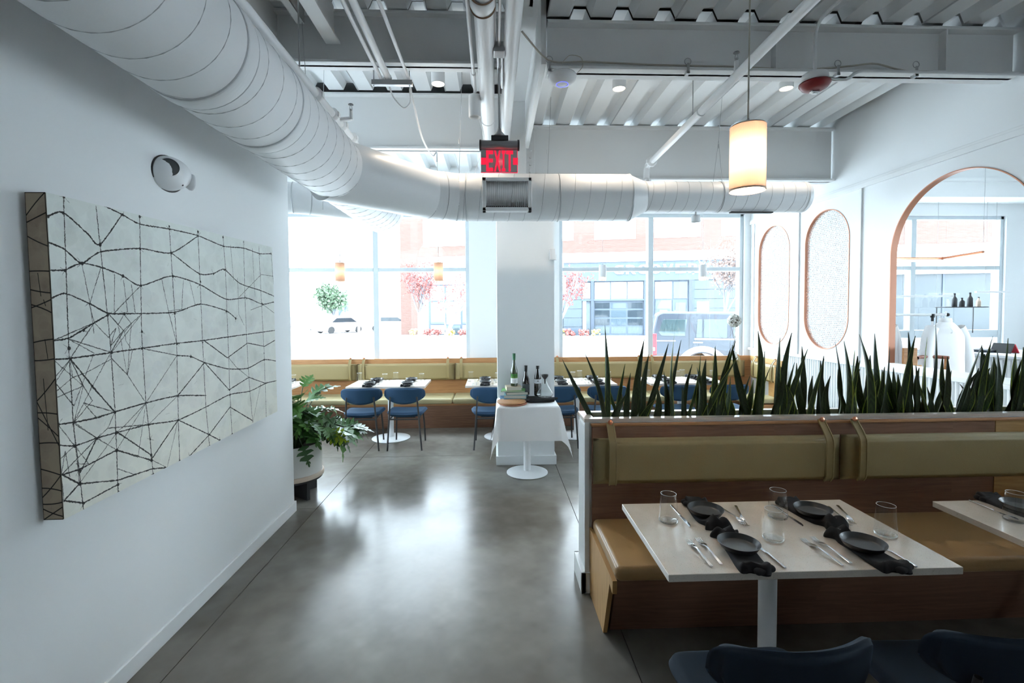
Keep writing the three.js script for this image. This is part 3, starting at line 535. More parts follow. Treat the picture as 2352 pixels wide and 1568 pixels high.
farBench('pale leather banquette under the right window, behind the sword leaved plants', 0.33, 3.96, [0.34, 0.85, 2.30, 3.84], -7.20);
{
  const b = thing('banquette', 'short return of the leather banquette along the panel wall under the ovals', 'bench', [3.97, 0, -6.36], -PI / 2);
  obj('back_panel', uvm(span(-0.32, 0.0, 0.05, 0.95, 0, 0.022)), M.oaklight, b); obj('top_rail', uvm(span(-0.82, 0.0, 0.905, 0.98, 0, 0.034, 0.003)), M.oaklight, b);
  obj('end_panel', uvm(span(-0.02, 0.0, 0, 0.9, 0.022, 0.12)), M.oaklight, b);
  obj('seat_base', uvm(span(-0.32, -0.02, 0, 0.375, 0.02, 0.45)), M.oak, b); obj('seat_cushion', seatGeo(0.3, 0.075, 0.5).translate(-0.17, 0.423, 0.28), M.leatherseat, b);
  obj('back_cushion', backGeo(0.70, 0.25, 0.08).translate(-0.36, 0.785, 0.062), M.leather, b); strap(b, -0.12, 0.992, 0.03, 0.905, 0.098, 0.67, 0.098, 0.032, true, M.leather); strap(b, -0.60, 0.992, 0.03, 0.905, 0.098, 0.67, 0.098, 0.032, true, M.leather);
}
// ---------- planter with sword leaved plants ----------
{
  const t = thing('planter_wall', 'long white planter wall with polished stone cap behind the foreground banquette', 'planter', [0.53, 0, -3.014]);
  const L = 4.7;
  obj('body', merge([span(0.01, 0.028, 0, 1.03, 0.004, 0.226), span(0.01, L, 0, 1.03, 0.206, 0.226), span(0.01, L, 0, 1.03, 0.004, 0.024), span(L - 0.02, L, 0, 1.03, 0.004, 0.226)]), M.trim, t);
  const cap = poly([[0, 0], [L, 0], [L, -0.229], [0, -0.229]]); holeRect(cap, 0.062, L - 0.06, -0.180, -0.045);
  obj('stone_cap', uvm(ext(cap, 0.02).rotateX(-PI / 2).translate(0, 1.03, 0)), M.whitestone, t);
  const ribs = []; for (let z = 0.02; z < 0.215; z += 0.012) ribs.push(span(0.004, 0.012, 0.13, 1.0, z - 0.0045, z + 0.0045)); obj('ribbed_end', merge(ribs), M.trim, t);
  obj('corner_post', span(0.0, 0.03, 0.0, 1.03, 0.210, 0.236, 0.003), M.trim, t);
  obj('base_board', merge([span(-0.022, 0.01, 0, 0.13, -0.012, 0.246, 0.004), span(-0.022, 0.035, 0, 0.13, 0.228, 0.246, 0.004), span(-0.022, L, 0, 0.13, -0.012, 0.006, 0.004)]), M.trim, t);
  obj('soil', span(0.03, L - 0.02, 0.5, 0.985, 0.03, 0.2), M.soil, t);
}
{
  const lv = tex(64, 256, (u, v) => { const e = Math.min(u, 1 - u), w = 0.5 + 0.5 * sin(v * 60 + sin(u * 9) * 2.2 + sin(v * 23) * 2); const c = mix3([0.17, 0.24, 0.13], [0.30, 0.40, 0.22], w * 0.6); return e < 0.085 ? [0.62, 0.68, 0.30] : c; }, true);
  M.sword = phys({ map: lv, roughness: 0.42, clearcoat: 0.15, clearcoatRoughness: 0.4 });
  const lv2 = tex(64, 256, (u, v) => { const w = 0.5 + 0.5 * sin(v * 70 + sin(u * 8) * 2.5 + sin(v * 31) * 2), e = Math.min(u, 1 - u); const c = mix3([0.15, 0.21, 0.12], [0.24, 0.32, 0.18], w * 0.6); return e < 0.04 ? [0.36, 0.42, 0.2] : c; }, true);
  M.sword2 = phys({ map: lv2, roughness: 0.42, clearcoat: 0.15, clearcoatRoughness: 0.4 });
  // one leaf: from base to tip, widest low, gutter shaped, gently bent and twisted
  const leaf = (bx, tx, ty, bz, tz, w) => {
    const by = 0.98, N = 12, K = 5, P = [], U = [], I = [], b = V(bx, by, bz), t = V(tx, ty, tz), bow = rr(-0.025, 0.025), tw0 = rr(-0.7, 0.7), tw = rr(-0.9, 0.9);
    for (let i = 0; i <= N; i++) {
      const s = i / N, c = b.clone().lerp(t, s); c.x += sin(s * PI) * bow; c.z += sin(s * PI) * bow * 0.5;
      const hw = Math.max(0.0008, w / 2 * (0.72 + 0.34 * sin(Math.min(1, s * 1.5) * PI * 0.6)) * Math.pow(1 - Math.pow(s, 2.1), 0.95)), a = tw0 * 0.6 + tw * s, cup = 0.35 + 0.3 * (1 - s);
      for (let k = 0; k < K; k++) { const q = k / (K - 1) * 2 - 1, dx = q * hw, dz = q * q * hw * cup; P.push(c.x + dx * cos(a) + dz * sin(a), c.y, c.z - dx * sin(a) + dz * cos(a)); U.push(k / (K - 1), s); }
      if (i) for (let k = 0; k < K - 1; k++) { const o = (i - 1) * K + k; I.push(o, o + 1, o + K, o + 1, o + K + 1, o + K); }
    }
    // a back face a few millimetres behind gives the leaf its thickness
    const n = P.length / 3; for (let i = 0; i < n; i++) { P.push(P[i * 3], P[i * 3 + 1], P[i * 3 + 2] - 0.0028); U.push(U[i * 2], U[i * 2 + 1]); }
    const m = I.length; for (let i = 0; i < m; i += 3) I.push(I[i] + n, I[i + 2] + n, I[i + 1] + n);
    const g = new THREE.BufferGeometry(); g.setAttribute('position', new THREE.Float32BufferAttribute(P, 3)); g.setAttribute('uv', new THREE.Float32BufferAttribute(U, 2)); g.setIndex(I); g.computeVertexNormals(); return g;
  };
  // base x, tip x, tip y, width, all in millimetres, along the planter
  const LV = [[624,422,1392,36],[674,529,1454,29],[692,685,1603,36],[792,686,1352,22],[742,792,1370,27],[842,893,1524,44],[804,844,1306,36],[916,973,1415,44],[904,1082,1486,36],[1098,1127,1553,36],[1079,1168,1507,32],[1179,1298,1406,19],[1192,1223,1359,29],[1230,1233,1344,41],[1305,1345,1381,51],[1343,1372,1467,41],[1368,1478,1452,36],[1431,1493,1513,34],[1267,1490,1405,34],[1609,1502,1472,46],[1634,1637,1564,51],[1659,1650,1444,34],[1736,1780,1521,53],[1825,1868,1548,44],[1927,1947,1460,41],[1799,1952,1448,44],[1940,1999,1394,36],[2017,2090,1399,32],[2145,2142,1490,27],[2197,2128,1502,51],[2248,2223,1442,58],[2352,2276,1539,51],[2404,2449,1462,19],[2455,2458,1537,58],[2624,2641,1546,39],[2585,2657,1524,44],[2781,2854,1600,29],[2741,2740,1516,44],[2898,3020,1511,41],[2833,2794,1399,44],[3043,3110,1463,44],[2924,3134,1519,17],[3082,3094,1466,36],[3161,3186,1433,44],[3372,3365,1410,41],[3187,3363,1498,15],[3320,3305,1452,41],[3452,3303,1419,36],[3426,3495,1525,44],[3545,3469,1454,44]].map(([b, t, y, w]) => [b / 1000, t / 1000, y / 1000, w / 1000]);
  // younger leaves filling the row between the tall ones, denser to the right
  for (let x = 0.72; x < 4.6;) { const h = rr(1.14, 1.36) + (x > 1.5 ? 0.05 : 0); LV.push([x, x + rr(-0.09, 0.09), h, rr(0.032, 0.052)]); x += x < 1.2 ? rr(0.06, 0.11) : x < 2.2 ? rr(0.03, 0.06) : rr(0.018, 0.04); }
  for (let x = 3.6; x < 4.7; x += 0.12) LV.push([x, x + rr(-0.1, 0.1), rr(1.4, 1.55), rr(0.03, 0.05)]);
  LV.sort((a, b) => a[0] - b[0]);
  const clumps = new Map(); for (const l of LV) { const k = Math.floor((l[0] - 0.55) / 0.17); if (!clumps.has(k)) clumps.set(k, []); clumps.get(k).push(l); }
  const ORD = 'first second third fourth fifth sixth seventh eighth ninth tenth eleventh twelfth thirteenth fourteenth fifteenth sixteenth seventeenth eighteenth nineteenth twentieth twenty-first twenty-second twenty-third twenty-fourth twenty-fifth twenty-sixth'.split(' ');
  const names = { 0: 'leftmost sword leaved plant in the planter, its leaf leaning out to the left', 1: 'second sword leaved plant from the planter end, with broad upright green leaf' };
  for (const [k, ls] of clumps) {
    const x0 = 0.55 + (k + 0.5) * 0.17, p = thing('snake_plant', names[k] || ORD[k] + ' dark sword leaved plant from the left end of the planter', 'plant', [x0, 0.98, -2.9], 0, 'sword leaved plants in the planter row');
    for (const [b, t, y, w] of ls) { const bz = rr(-2.945, -2.86), g = leaf(b, t, y, bz, bz + rr(-0.06, 0.08), w * 1.12).translate(-x0, -0.98, 2.9); obj('leaf', g, rnd() < 0.4 ? M.sword : M.sword2, p); }
  }
}
// ---------- tables ----------
function tableAt(label, w, d, h, p, top, baseR, group) {
  const t = thing('pedestal_table', label, 'table', p, 0, group), th = 0.028;
  obj('table_top', uvm(span(-w / 2, w / 2, h - th, h, -d / 2, d / 2, 0.0025)), top, t);
  obj('pole', cyl(0.037, 0.037, h - th - 0.012, 0, 0.012, 0, 32), M.white, t);
  obj('base_disc', lathe([[0, 0.03], [0.05, 0.028], [baseR * 0.7, 0.018], [baseR, 0.010], [baseR, 0.004], [baseR - 0.005, 0], [0, 0]], 48), M.white, t);
  obj('mount_plate', span(-0.14, 0.14, h - th - 0.012, h - th, -0.14, 0.14, 0.003), M.darkmetal, t);
  return t;
}
const TH = 0.74;
tableAt('speckled cream stone table in the foreground, laid for four', 1.106, 0.63, TH, [1.176, 0, -1.978], M.quartz, 0.26);
tableAt('speckled stone table cut off by the right edge, beyond the foreground table', 1.106, 0.63, TH, [2.722, 0, -1.935], M.quartz, 0.26);
const FAR = [[-3.06, 'white table half hidden by the left wall and potted plant', 'the table half hidden by the potted plant'], [-1.39, 'white table by the left window with two blue chairs drawn up', 'the left window table'], [0.10, 'white table whose right half is hidden behind the column', 'the table left of the column'], [1.10, 'white table just right of the column behind the cloth table', 'the table right of the column'], [2.52, 'white table farthest right by the window behind the leaves', 'the far right window table']];
for (const [x, l] of FAR) tableAt(l, x > 0 && x < 1.5 ? 0.96 : 1.0, 0.6, TH, [x, 0, -6.34], M.whitestone, 0.25);
// ---------- place settings ----------
const proto = {};
{
  const keep = (o) => { scene.remove(o); return o; };
  const mk = (name, cat) => { const o = new THREE.Group(); o.name = name; o.userData = { category: cat }; return o; };
  const pl = mk('plate', 'plate');
  obj('dish', lathe([[0, 0.004], [0.045, 0.004], [0.058, 0.0], [0.068, 0.004], [0.079, 0.022], [0.0795, 0.0245], [0.077, 0.0245], [0.066, 0.0085], [0.058, 0.006], [0, 0.006]], 56), M.plate, pl);
  proto.plate = pl;
  const gl = mk('water_glass', 'glass'), H = 0.128;
  obj('bowl', lathe([[0, 0.004], [0.034, 0.003], [0.0405, 0.005], [0.043, 0.012], [0.0425, 0.02], [0.034, H - 0.002], [0.0338, H]], 56), M.crystal, gl);
  obj('rim', new THREE.TorusGeometry(0.0337, 0.0009, 8, 56).rotateX(PI / 2).translate(0, H, 0), phys({ color: lin(0.75, 0.8, 0.8), roughness: 0.1, clearcoat: 1 }), gl);
  obj('base', lathe([[0, 0.0], [0.036, 0.0], [0.0405, 0.003], [0.0412, 0.008], [0.037, 0.0095], [0, 0.0085]], 40), phys({ color: lin(1, 1, 1), roughness: 0, transmission: 1, thickness: 0.01, ior: 1.3 }), gl);
  proto.glass = gl;
  const fk = mk('fork', 'fork');
  { // fork along -z: tines at -0.105, handle end at +0.105
    const prof = (z) => z < -0.05 ? 0.004 - 0.004 * sin((z + 0.105) / 0.055 * PI) : z < -0.02 ? 0.004 + (z + 0.05) * 0.2 : 0.010 - (z + 0.02) * 0.056;
    const bend = (g) => { const p = g.attributes.position; for (let i = 0; i < p.count; i++) p.setY(i, p.getY(i) + prof(p.getZ(i))); g.computeVertexNormals(); return g; };
    const seg = (x0, x1, z0, z1, h = 0.0022) => new THREE.BoxGeometry(x1 - x0, h, z1 - z0, 1, 1, 10).translate((x0 + x1) / 2, 0.001, (z0 + z1) / 2);
    const T = []; for (let k = 0; k < 4; k++) { const x = -0.0099 + k * 0.0066; T.push(bend(seg(x - 0.0013, x + 0.0013, -0.105, -0.058))); }
    obj('tines', merge(T), M.chrome, fk);
    const s = new THREE.Shape(); s.moveTo(-0.0112, 0.058); s.lineTo(0.0112, 0.058); s.bezierCurveTo(0.0112, 0.04, 0.006, 0.036, 0.003, 0.026); s.lineTo(0.0026, 0.01); s.lineTo(0.0058, -0.098); s.quadraticCurveTo(0.0055, -0.105, 0, -0.105); s.quadraticCurveTo(-0.0055, -0.105, -0.0058, -0.098); s.lineTo(-0.0026, 0.01); s.lineTo(-0.003, 0.026); s.bezierCurveTo(-0.006, 0.036, -0.0112, 0.04, -0.0112, 0.058);
    let g = ext(s, 0.0022, 0.0006, 10).rotateX(-PI / 2); g = toCreasedNormals(bend(g), 0.7); obj('handle', g, M.chrome, fk);
  }
  proto.fork = fk;
  const kn = mk('knife', 'knife');
  {
    const b = new THREE.Shape(); b.moveTo(-0.004, 0.0); b.lineTo(-0.0075, 0.02); b.lineTo(-0.0095, 0.085); b.quadraticCurveTo(-0.008, 0.108, 0.004, 0.115); b.lineTo(0.0055, 0.09); b.lineTo(0.0045, 0.0); b.closePath();
    obj('blade', ext(b, 0.0012, 0.0004).rotateX(-PI / 2).translate(0, 0.0006, 0), M.chrome, kn);
    obj('handle', merge([new RoundedBoxGeometry(0.011, 0.0065, 0.112, 3, 0.003).translate(0, 0.0033, 0.058), new THREE.SphereGeometry(0.0058, 14, 10).scale(1, 0.6, 1.8).translate(0, 0.0033, 0.004)]), M.chrome, kn);
  }
  proto.knife = kn;
  // folded napkin lying under the plate, gathered in a ring at its far end, two rolled ends towards the sitter
  const np = mk('napkin', 'napkin');
  {
    const N = 40, K = 22, P = [], I = [], len = 0.305;
    const at = (s, a) => { // s along -z..+z, a round
      const z = -0.165 + s * len, gather = Math.exp(-Math.pow((s - 0.13) / 0.075, 2)), under = Math.exp(-Math.pow((s - 0.55) / 0.2, 2)), w = 0.055 - 0.016 * gather + 0.014 * Math.exp(-Math.pow((s - 0.02) / 0.07, 2)) + 0.004 * s;
      const edge = Math.pow(Math.max(0, sin(Math.min(1, s * 14 + 0.02) * PI / 2) * sin(Math.min(1, (1 - s) * 12 + 0.02) * PI / 2)), 0.5);
      const h = (0.010 + 0.016 * gather + 0.010 * Math.exp(-Math.pow((s - 0.02) / 0.08, 2)) + 0.014 * Math.exp(-Math.pow((s - 0.97) / 0.11, 2))) * edge * (1 - 0.35 * under);
      const c = cos(a), d = sin(a), x = Math.sign(c) * Math.pow(Math.abs(c), 0.7) * w * (0.6 + 0.4 * edge), rip = 1 + 0.22 * sin(x * 130 + s * 2) * (1 - 0.5 * under);
      return [x + 0.01 * sin(s * 5), 0.0006 + h * (d > 0 ? Math.pow(d, 0.6) * rip * 1.7 : 0), z + 0.012 * sin(x * 60) * (s > 0.9 ? 1 : 0.2)];
    };
    for (let i = 0; i <= N; i++) for (let k = 0; k < K; k++) P.push(...at(i / N, k / K * 2 * PI));
    for (let i = 0; i < N; i++) for (let k = 0; k < K; k++) { const a = i * K + k, b = i * K + (k + 1) % K; I.push(a, b, a + K, b, b + K, a + K); }
    const g = new THREE.BufferGeometry(); g.setAttribute('position', new THREE.Float32BufferAttribute(P, 3)); g.setIndex(I); g.computeVertexNormals(); obj('cloth', g, M.napkin, np);
    const roll = (x, z, r, l, turn) => new THREE.CapsuleGeometry(r, l, 6, 14).rotateZ(PI / 2).scale(1, 0.9, 1.2).rotateY(turn).translate(x, r * 0.9, z);
    obj('rolled_end', roll(0.018, 0.128, 0.014, 0.062, 0.35), M.napkin, np); obj('rolled_end', roll(0.022, 0.100, 0.013, 0.05, 0.15), M.napkin, np);
    const st = []; for (const k of [-1, 0, 1]) st.push(new THREE.TorusGeometry(0.036, 0.0022, 6, 20, PI * 0.8).scale(1.05, 0.92, 1).rotateZ(0.31).translate(0.002, 0.006, -0.128 + k * 0.008));
    obj('tie_band', merge(st.slice(0, 2)), std({ color: lin(0.10, 0.10, 0.11), roughness: 0.5, metalness: 0.2 }), np);
  }
  proto.napkin = np;
}
function put(kind, label, p, turn, group) { return dup(proto[kind], p, turn, label, group); }
function place(x, z, turn, where, y, o = {}) {   // one cover; turn 0 is laid for the near side
  const c = cos(turn), s = sin(turn), q = (dx, dz, dy = 0) => [x + dx * c + dz * s, y + dy, z - dx * s + dz * c], j = () => rr(-0.008, 0.008);
  put('napkin', 'folded black napkin, ' + where, q(0.0 + j(), 0.03, 0.0005), turn + (o.nap ?? 0.06), 'black napkins under plates');
  put('plate', 'small black plate, ' + where, q(j(), j(), 0.0175), turn, 'black plates on napkins');
  put('fork', 'outer steel fork, ' + where, q(-0.162 + j(), 0.01, 0.0005), turn + rr(-0.05, 0.05) + (o.f1 ?? 0), 'steel forks');
  put('fork', 'inner steel fork, ' + where, q(-0.117 + j(), -0.003, 0.0005), turn + rr(-0.05, 0.05) + (o.f2 ?? 0.03), 'steel forks');
  put('knife', 'steel table knife, ' + where, q(0.108 + j(), 0.02, 0.0005), turn + rr(-0.04, 0.04), 'steel knives');
  const g = o.glass ?? [0.195, -0.085]; put('glass', 'clear water glass, ' + where, q(g[0], g[1], 0.0005), 0, 'clear water glasses');
}
const NEAR = ' of the foreground table', SIDE = ['near left place', 'near right place', 'far left place', 'far right place'];
place(0.957, -1.815, 0, SIDE[0] + NEAR, TH, { glass: [0.197, -0.09], nap: -0.02 });
place(1.450, -1.800, 0, SIDE[1] + NEAR, TH, { glass: [0.199, -0.12], nap: 0.12, f1: 0.1, f2: 0.05 });
place(0.970, -2.125, PI, SIDE[2] + NEAR, TH, { glass: [0.19, -0.035], nap: 0, f1: -0.3, f2: 0.1 });
place(1.458, -2.105, PI, SIDE[3] + NEAR, TH, { glass: [0.162, 0.002], nap: 0.25, f1: -0.35, f2: -0.25 });
place(2.462, -2.11, PI, 'far left place of the table at the right edge', TH, { glass: [0.128, -0.09], nap: 0.1 });
FAR.forEach(([x, , w], i) => {
  const js = i === 0 ? [1, 3] : i === 2 ? [0, 2] : i === 3 ? [0, 1, 2, 3] : [0, 1, 2, 3];
  for (const k of js) place(x + (k % 2 ? 0.25 : -0.23), k < 2 ? -6.17 : -6.50, k < 2 ? 0 : PI, SIDE[k] + ' of ' + w, TH, k < 2 ? { glass: [0.17, -0.12] } : {});
});
// ---------- chairs ----------
function makeChair(name, vel) {   // faces -z, floor at y = 0
  const t = new THREE.Group(); t.name = name; t.userData = { category: 'chair' };
  const back = pillow(0.50, 0.205, 0.045, { sx: 30, sy: 16, sz: 6, round: 0.04, pw: 12, sq: 5, fn: (x, y, z, nx, ny) => {
    const low = Math.max(0, -ny), k = 1 - 0.22 * Math.pow(low, 1.6); x *= k; y += (ny < 0 ? 0.035 * nx * nx * low : -0.004 * nx * nx);
    const f = -0.085 * Math.pow(Math.abs(x) / 0.25, 2.1); return [x, y + 0.668, z + 0.235 + f + y * 0.16]; } });
  obj('backrest', uvm(back), vel, t);
  const seat = pillow(0.475, 0.455, 0.06, { sx: 26, sy: 26, sz: 6, round: 0.08, pw: 9, sq: 5, fn: (x, y, z, nx, ny) => { const w = 1 + 0.05 * ny; return [x * w, 0.435 + z + 0.010 * nx * nx - 0.016 * Math.max(0, ny) ** 2 - 0.014 * (1 - nx * nx) * (1 - ny * ny), -y - 0.005]; } });
  obj('seat', uvm(seat), vel, t);
  for (const k of [-1, 1]) {
    obj('leg', tube([V(k * 0.208, 0, 0.222), V(k * 0.186, 0.30, 0.222), V(k * 0.168, 0.55, 0.232), V(k * 0.160, 0.66, 0.245)], 0.0105, 24, 10), M.darkmetal, t);
    obj('leg', tube([V(k * 0.188, 0, -0.222), V(k * 0.178, 0.25, -0.205), V(k * 0.168, 0.385, -0.195)], 0.0105, 18, 10), M.darkmetal, t);
    obj('side_rail', bar(V(k * 0.178, 0.385, 0.222), V(k * 0.168, 0.385, -0.195), 0.009, 10), M.darkmetal, t);
  }
  obj('stretcher', merge([bar(V(-0.18, 0.385, 0.222), V(0.18, 0.385, 0.222), 0.009, 10), bar(V(-0.168, 0.385, -0.195), V(0.168, 0.385, -0.195), 0.009, 10)]), M.darkmetal, t);
  obj('seat_mount', merge([-1, 1].map((k) => cyl(0.012, 0.016, 0.03, k * 0.1, 0.385, 0.12, 10)).concat([bar(V(-0.12, 0.388, 0.12), V(0.12, 0.388, 0.12), 0.008, 8)])), M.darkmetal, t);
  return t;
}
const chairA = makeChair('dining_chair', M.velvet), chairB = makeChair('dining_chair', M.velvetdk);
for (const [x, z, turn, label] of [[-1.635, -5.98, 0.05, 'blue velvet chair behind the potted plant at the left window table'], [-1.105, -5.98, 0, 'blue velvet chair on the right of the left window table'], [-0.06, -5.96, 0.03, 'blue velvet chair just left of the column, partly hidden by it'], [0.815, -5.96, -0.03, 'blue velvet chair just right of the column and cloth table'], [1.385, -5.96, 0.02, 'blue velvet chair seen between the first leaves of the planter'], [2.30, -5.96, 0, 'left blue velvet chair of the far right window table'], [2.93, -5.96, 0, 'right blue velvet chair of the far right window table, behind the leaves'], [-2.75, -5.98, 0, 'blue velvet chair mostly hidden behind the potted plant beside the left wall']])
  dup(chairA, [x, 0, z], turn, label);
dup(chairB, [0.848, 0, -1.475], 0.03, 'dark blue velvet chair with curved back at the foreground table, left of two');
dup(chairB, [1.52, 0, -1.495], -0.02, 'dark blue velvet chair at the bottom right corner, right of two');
// ---------- service table under a cloth ----------
{
  const p = [0.331, 0, -4.905];
  const t = tableAt('small white pedestal table under a white cloth in front of the column', 0.60, 0.50, 0.742, p, M.white, 0.215);
  const N = 56, a = 0.305, b = 0.255, over = 0.335, P = [], I = [], yT = 0.7445, wob = noise2(9, 91);
  for (let j = 0; j <= N; j++) for (let i = 0; i <= N; i++) {
    const u = (i / N * 2 - 1) * (a + over), v = (j / N * 2 - 1) * (b + over), du = Math.max(0, Math.abs(u) - a), dv = Math.max(0, Math.abs(v) - b), su = Math.sign(u), sv = Math.sign(v);
    const d = Math.pow(Math.pow(du, 1.9) + Math.pow(dv, 1.9), 1 / 1.9), m = Math.min(du, dv), fold = m * 0.62, w = (wob(i / N, j / N) - 0.5) * 0.022 * Math.min(1, d * 4);
    const round = Math.min(1, d / 0.02), lip = 0.006 * Math.sqrt(round);
    let x = Math.max(-a, Math.min(a, u)), z = Math.max(-b, Math.min(b, v));
    if (du > 0) x += su * (lip + du * 0.10 + fold * 0.45 + w); if (dv > 0) z += sv * (lip + dv * 0.09 + fold * 0.5 + w);
    if (du > 0 && dv > 0) { const sw = Math.sin(Math.min(1, m / over) * PI * 0.5); x -= su * sw * 0.03 * (su > 0 ? 0.3 : 1.4); z += sv * sw * 0.02; }
    z = Math.max(z, -0.258); P.push(x, yT - Math.max(0, d - 0.006) - (d > 0 ? 0.003 * round : 0), z);
    if (i && j) { const k = j * (N + 1) + i; I.push(k - N - 2, k - 1, k - N - 1, k - N - 1, k - 1, k); }
  }
  const g = new THREE.BufferGeometry(); g.setAttribute('position', new THREE.Float32BufferAttribute(P, 3)); g.setIndex(I); g.computeVertexNormals();
  const c = obj('tablecloth', g.translate(...p), M.linen); tag(c, 'white cloth with hanging corners draped over the small pedestal table', 'tablecloth');
  const y = 0.7455;
  const bk = thing('serving_board', 'round pale wooden board on the front left of the white cloth, upper of two', 'board', [0.165, y + 0.017, -4.80]);
  obj('disc', lathe([[0, 0], [0.142, 0], [0.150, 0.006], [0.150, 0.011], [0.145, 0.016], [0, 0.016]], 56), M.oak, bk);
  const bk2 = thing('serving_board', 'round wooden board under the other board on the white cloth, lower of two', 'board', [0.18, y, -4.80]);
  obj('disc', lathe([[0, 0], [0.135, 0], [0.144, 0.006], [0.144, 0.011], [0.14, 0.016], [0, 0.016]], 56), M.coppersoft, bk2);
  const tray = thing('black_cushion', 'flat black padded cloth under the decanter on the white cloth', 'cloth', [0.46, y, -4.94]);
  obj('pad', uvm(pillow(0.32, 0.20, 0.045, { round: 0.1, pw: 6 }).rotateX(-PI / 2).translate(0, 0.02, 0)), M.napkin, tray);
  obj('roll', new THREE.CapsuleGeometry(0.02, 0.24, 6, 14).rotateZ(PI / 2).rotateY(0.1).translate(0.02, 0.024, 0.09), M.napkin, tray);
  obj('handle', new THREE.CapsuleGeometry(0.012, 0.04, 6, 12).rotateZ(PI / 2).translate(0.165, 0.03, 0.02), M.napkin, tray);
  const book = (label, w, h, d, x, yy, z, turn, cover, edge) => {
    const o = thing('book', label, 'book', [x, yy, z], turn, undefined), cv = std({ color: lin(...cover), roughness: 0.5 });
    obj('cover', merge([span(-w / 2, w / 2, 0, 0.003, -d / 2, d / 2), span(-w / 2, w / 2, h - 0.003, h, -d / 2, d / 2), span(-w / 2, -w / 2 + 0.004, 0, h, -d / 2, d / 2, 0.002)]), cv, o);
    obj('pages', span(-w / 2 + 0.004, w / 2 - 0.004, 0.003, h - 0.003, -d / 2 + 0.004, d / 2 - 0.004), std({ color: lin(0.72, 0.69, 0.62), roughness: 0.9 }), o);
    if (edge) obj('spine_print', span(-w / 2 + 0.01, -w / 2 + 0.05, h * 0.25, h * 0.75, d / 2 - 0.003, d / 2 + 0.001), std({ color: lin(...edge), roughness: 0.6 }), o);
    return o;
  };
  let by = y; const BK = [['dark blue book at the bottom of the stack', 0.30, 0.034, 0.22, 0.24, 0.16, [0.03, 0.10, 0.19], [0.1, 0.35, 0.45]], ['pale turquoise book second from the bottom of the stack', 0.235, 0.033, 0.2, 0.235, -0.06, [0.32, 0.62, 0.65]], ['dark spined book with white pages in the middle of the stack', 0.23, 0.031, 0.18, 0.245, 0.08, [0.05, 0.07, 0.09]], ['green patterned book beneath the top book', 0.25, 0.014, 0.18, 0.215, -0.1, [0.16, 0.42, 0.15], [0.75, 0.8, 0.7]], ['cream book on top of the stack under the green bottle', 0.16, 0.038, 0.15, 0.215, 0.1, [0.66, 0.57, 0.42]]];
  for (const [l, w, h, d, x, tn, c1, c2] of BK) { book(l, w, h, d, x - 0.02, by, -5.01, tn, c1, c2); by += h + 0.0005; }
  const bottle = (label, x, yb, z, H, R, glass, neckR, lab, cap, sh) => {
    const o = thing('wine_bottle', label, 'bottle', [x, yb, z]);
    obj('bottle_body', lathe([[0, 0], [R * 0.92, 0], [R, 0.006], [R, H * (sh - 0.14)], [R * 0.9, H * (sh - 0.02)], [R * 0.55, H * (sh + 0.10)], [neckR * 1.05, H * (sh + 0.24)], [neckR, H * 0.95], [neckR * 1.15, H * 0.955], [neckR * 1.15, H * 0.975], [0, H * 0.975]], 36), glass, o);
    obj('capsule', lathe([[neckR * 1.1, H * 0.80], [neckR * 1.22, H * 0.955], [neckR * 1.22, H], [0, H]], 24), cap, o);
    for (const [y0, y1, m] of lab) obj('label', new THREE.CylinderGeometry(R + 0.0006, R + 0.0006, (y1 - y0) * H, 28, 1, true, -1.25, 2.5).translate(0, (y0 + y1) / 2 * H, 0), m, o);
    return o;
  };
  const dk = phys({ color: lin(0.018, 0.012, 0.009), roughness: 0.08, clearcoat: 1 }), gr = phys({ color: lin(0.035, 0.05, 0.015), roughness: 0.08, clearcoat: 1 });
  const capG = std({ color: lin(0.05, 0.20, 0.09), roughness: 0.4 }), capK = std({ color: lin(0.012, 0.012, 0.014), roughness: 0.4 });
  const labW = ctex(256, 200, (g, w, h) => { g.fillStyle = '#e9ecec'; g.fillRect(0, 0, w, h); g.fillStyle = '#9aa6a2'; g.fillRect(60, 70, 136, 10); g.fillRect(84, 100, 90, 7); g.fillStyle = '#4b5a55'; g.fillRect(90, 140, 76, 12); });
  const labG = ctex(256, 160, (g, w, h) => { g.fillStyle = '#3f7d34'; g.fillRect(0, 0, w, h); g.fillStyle = '#7fb457'; g.fillRect(0, 90, w, 70); g.fillStyle = '#2b5a2a'; for (let i = 0; i < 9; i++) g.fillRect(i * 30, 60 + (i * 37) % 40, 16, 60); });
  const labS = ctex(256, 200, (g, w, h) => { g.fillStyle = '#585c60'; g.fillRect(0, 0, w, h); g.fillStyle = '#7f858a'; for (let i = 0; i < 5; i++) g.fillRect(30, 30 + i * 32, 196 - i * 18, 8); });
  const labB = ctex(256, 160, (g, w, h) => { g.fillStyle = '#cfd6dc'; g.fillRect(0, 0, w, h); g.fillStyle = '#22262c'; g.beginPath(); g.ellipse(128, 66, 26, 16, 0, 0, 7); g.fill(); g.fillRect(70, 100, 116, 8); });
  bottle('tall green wine bottle with picture label standing on the stacked books', 0.203, by, -5.0, 0.345, 0.038, gr, 0.0135, [[0.09, 0.25, std({ map: labW, roughness: 0.6 })], [0.25, 0.38, std({ map: labG, roughness: 0.6 })]], capG, 0.52);
  bottle('dark wine bottle with grey label in the middle, behind the books', 0.335, y + 0.04, -5.11, 0.315, 0.041, dk, 0.0145, [[0.1, 0.38, std({ map: labS, roughness: 0.6 })]], capK, 0.56);
  bottle('dark wine bottle with white band label left of the decanter', 0.455, y + 0.042, -5.03, 0.318, 0.038, dk, 0.0145, [[0.42, 0.56, std({ map: labB, roughness: 0.6 })]], capK, 0.70);
  const dc = thing('decanter', 'clear glass wine decanter holding a dark funnel beside the bottles', 'decanter', [0.522, y + 0.043, -4.93]);
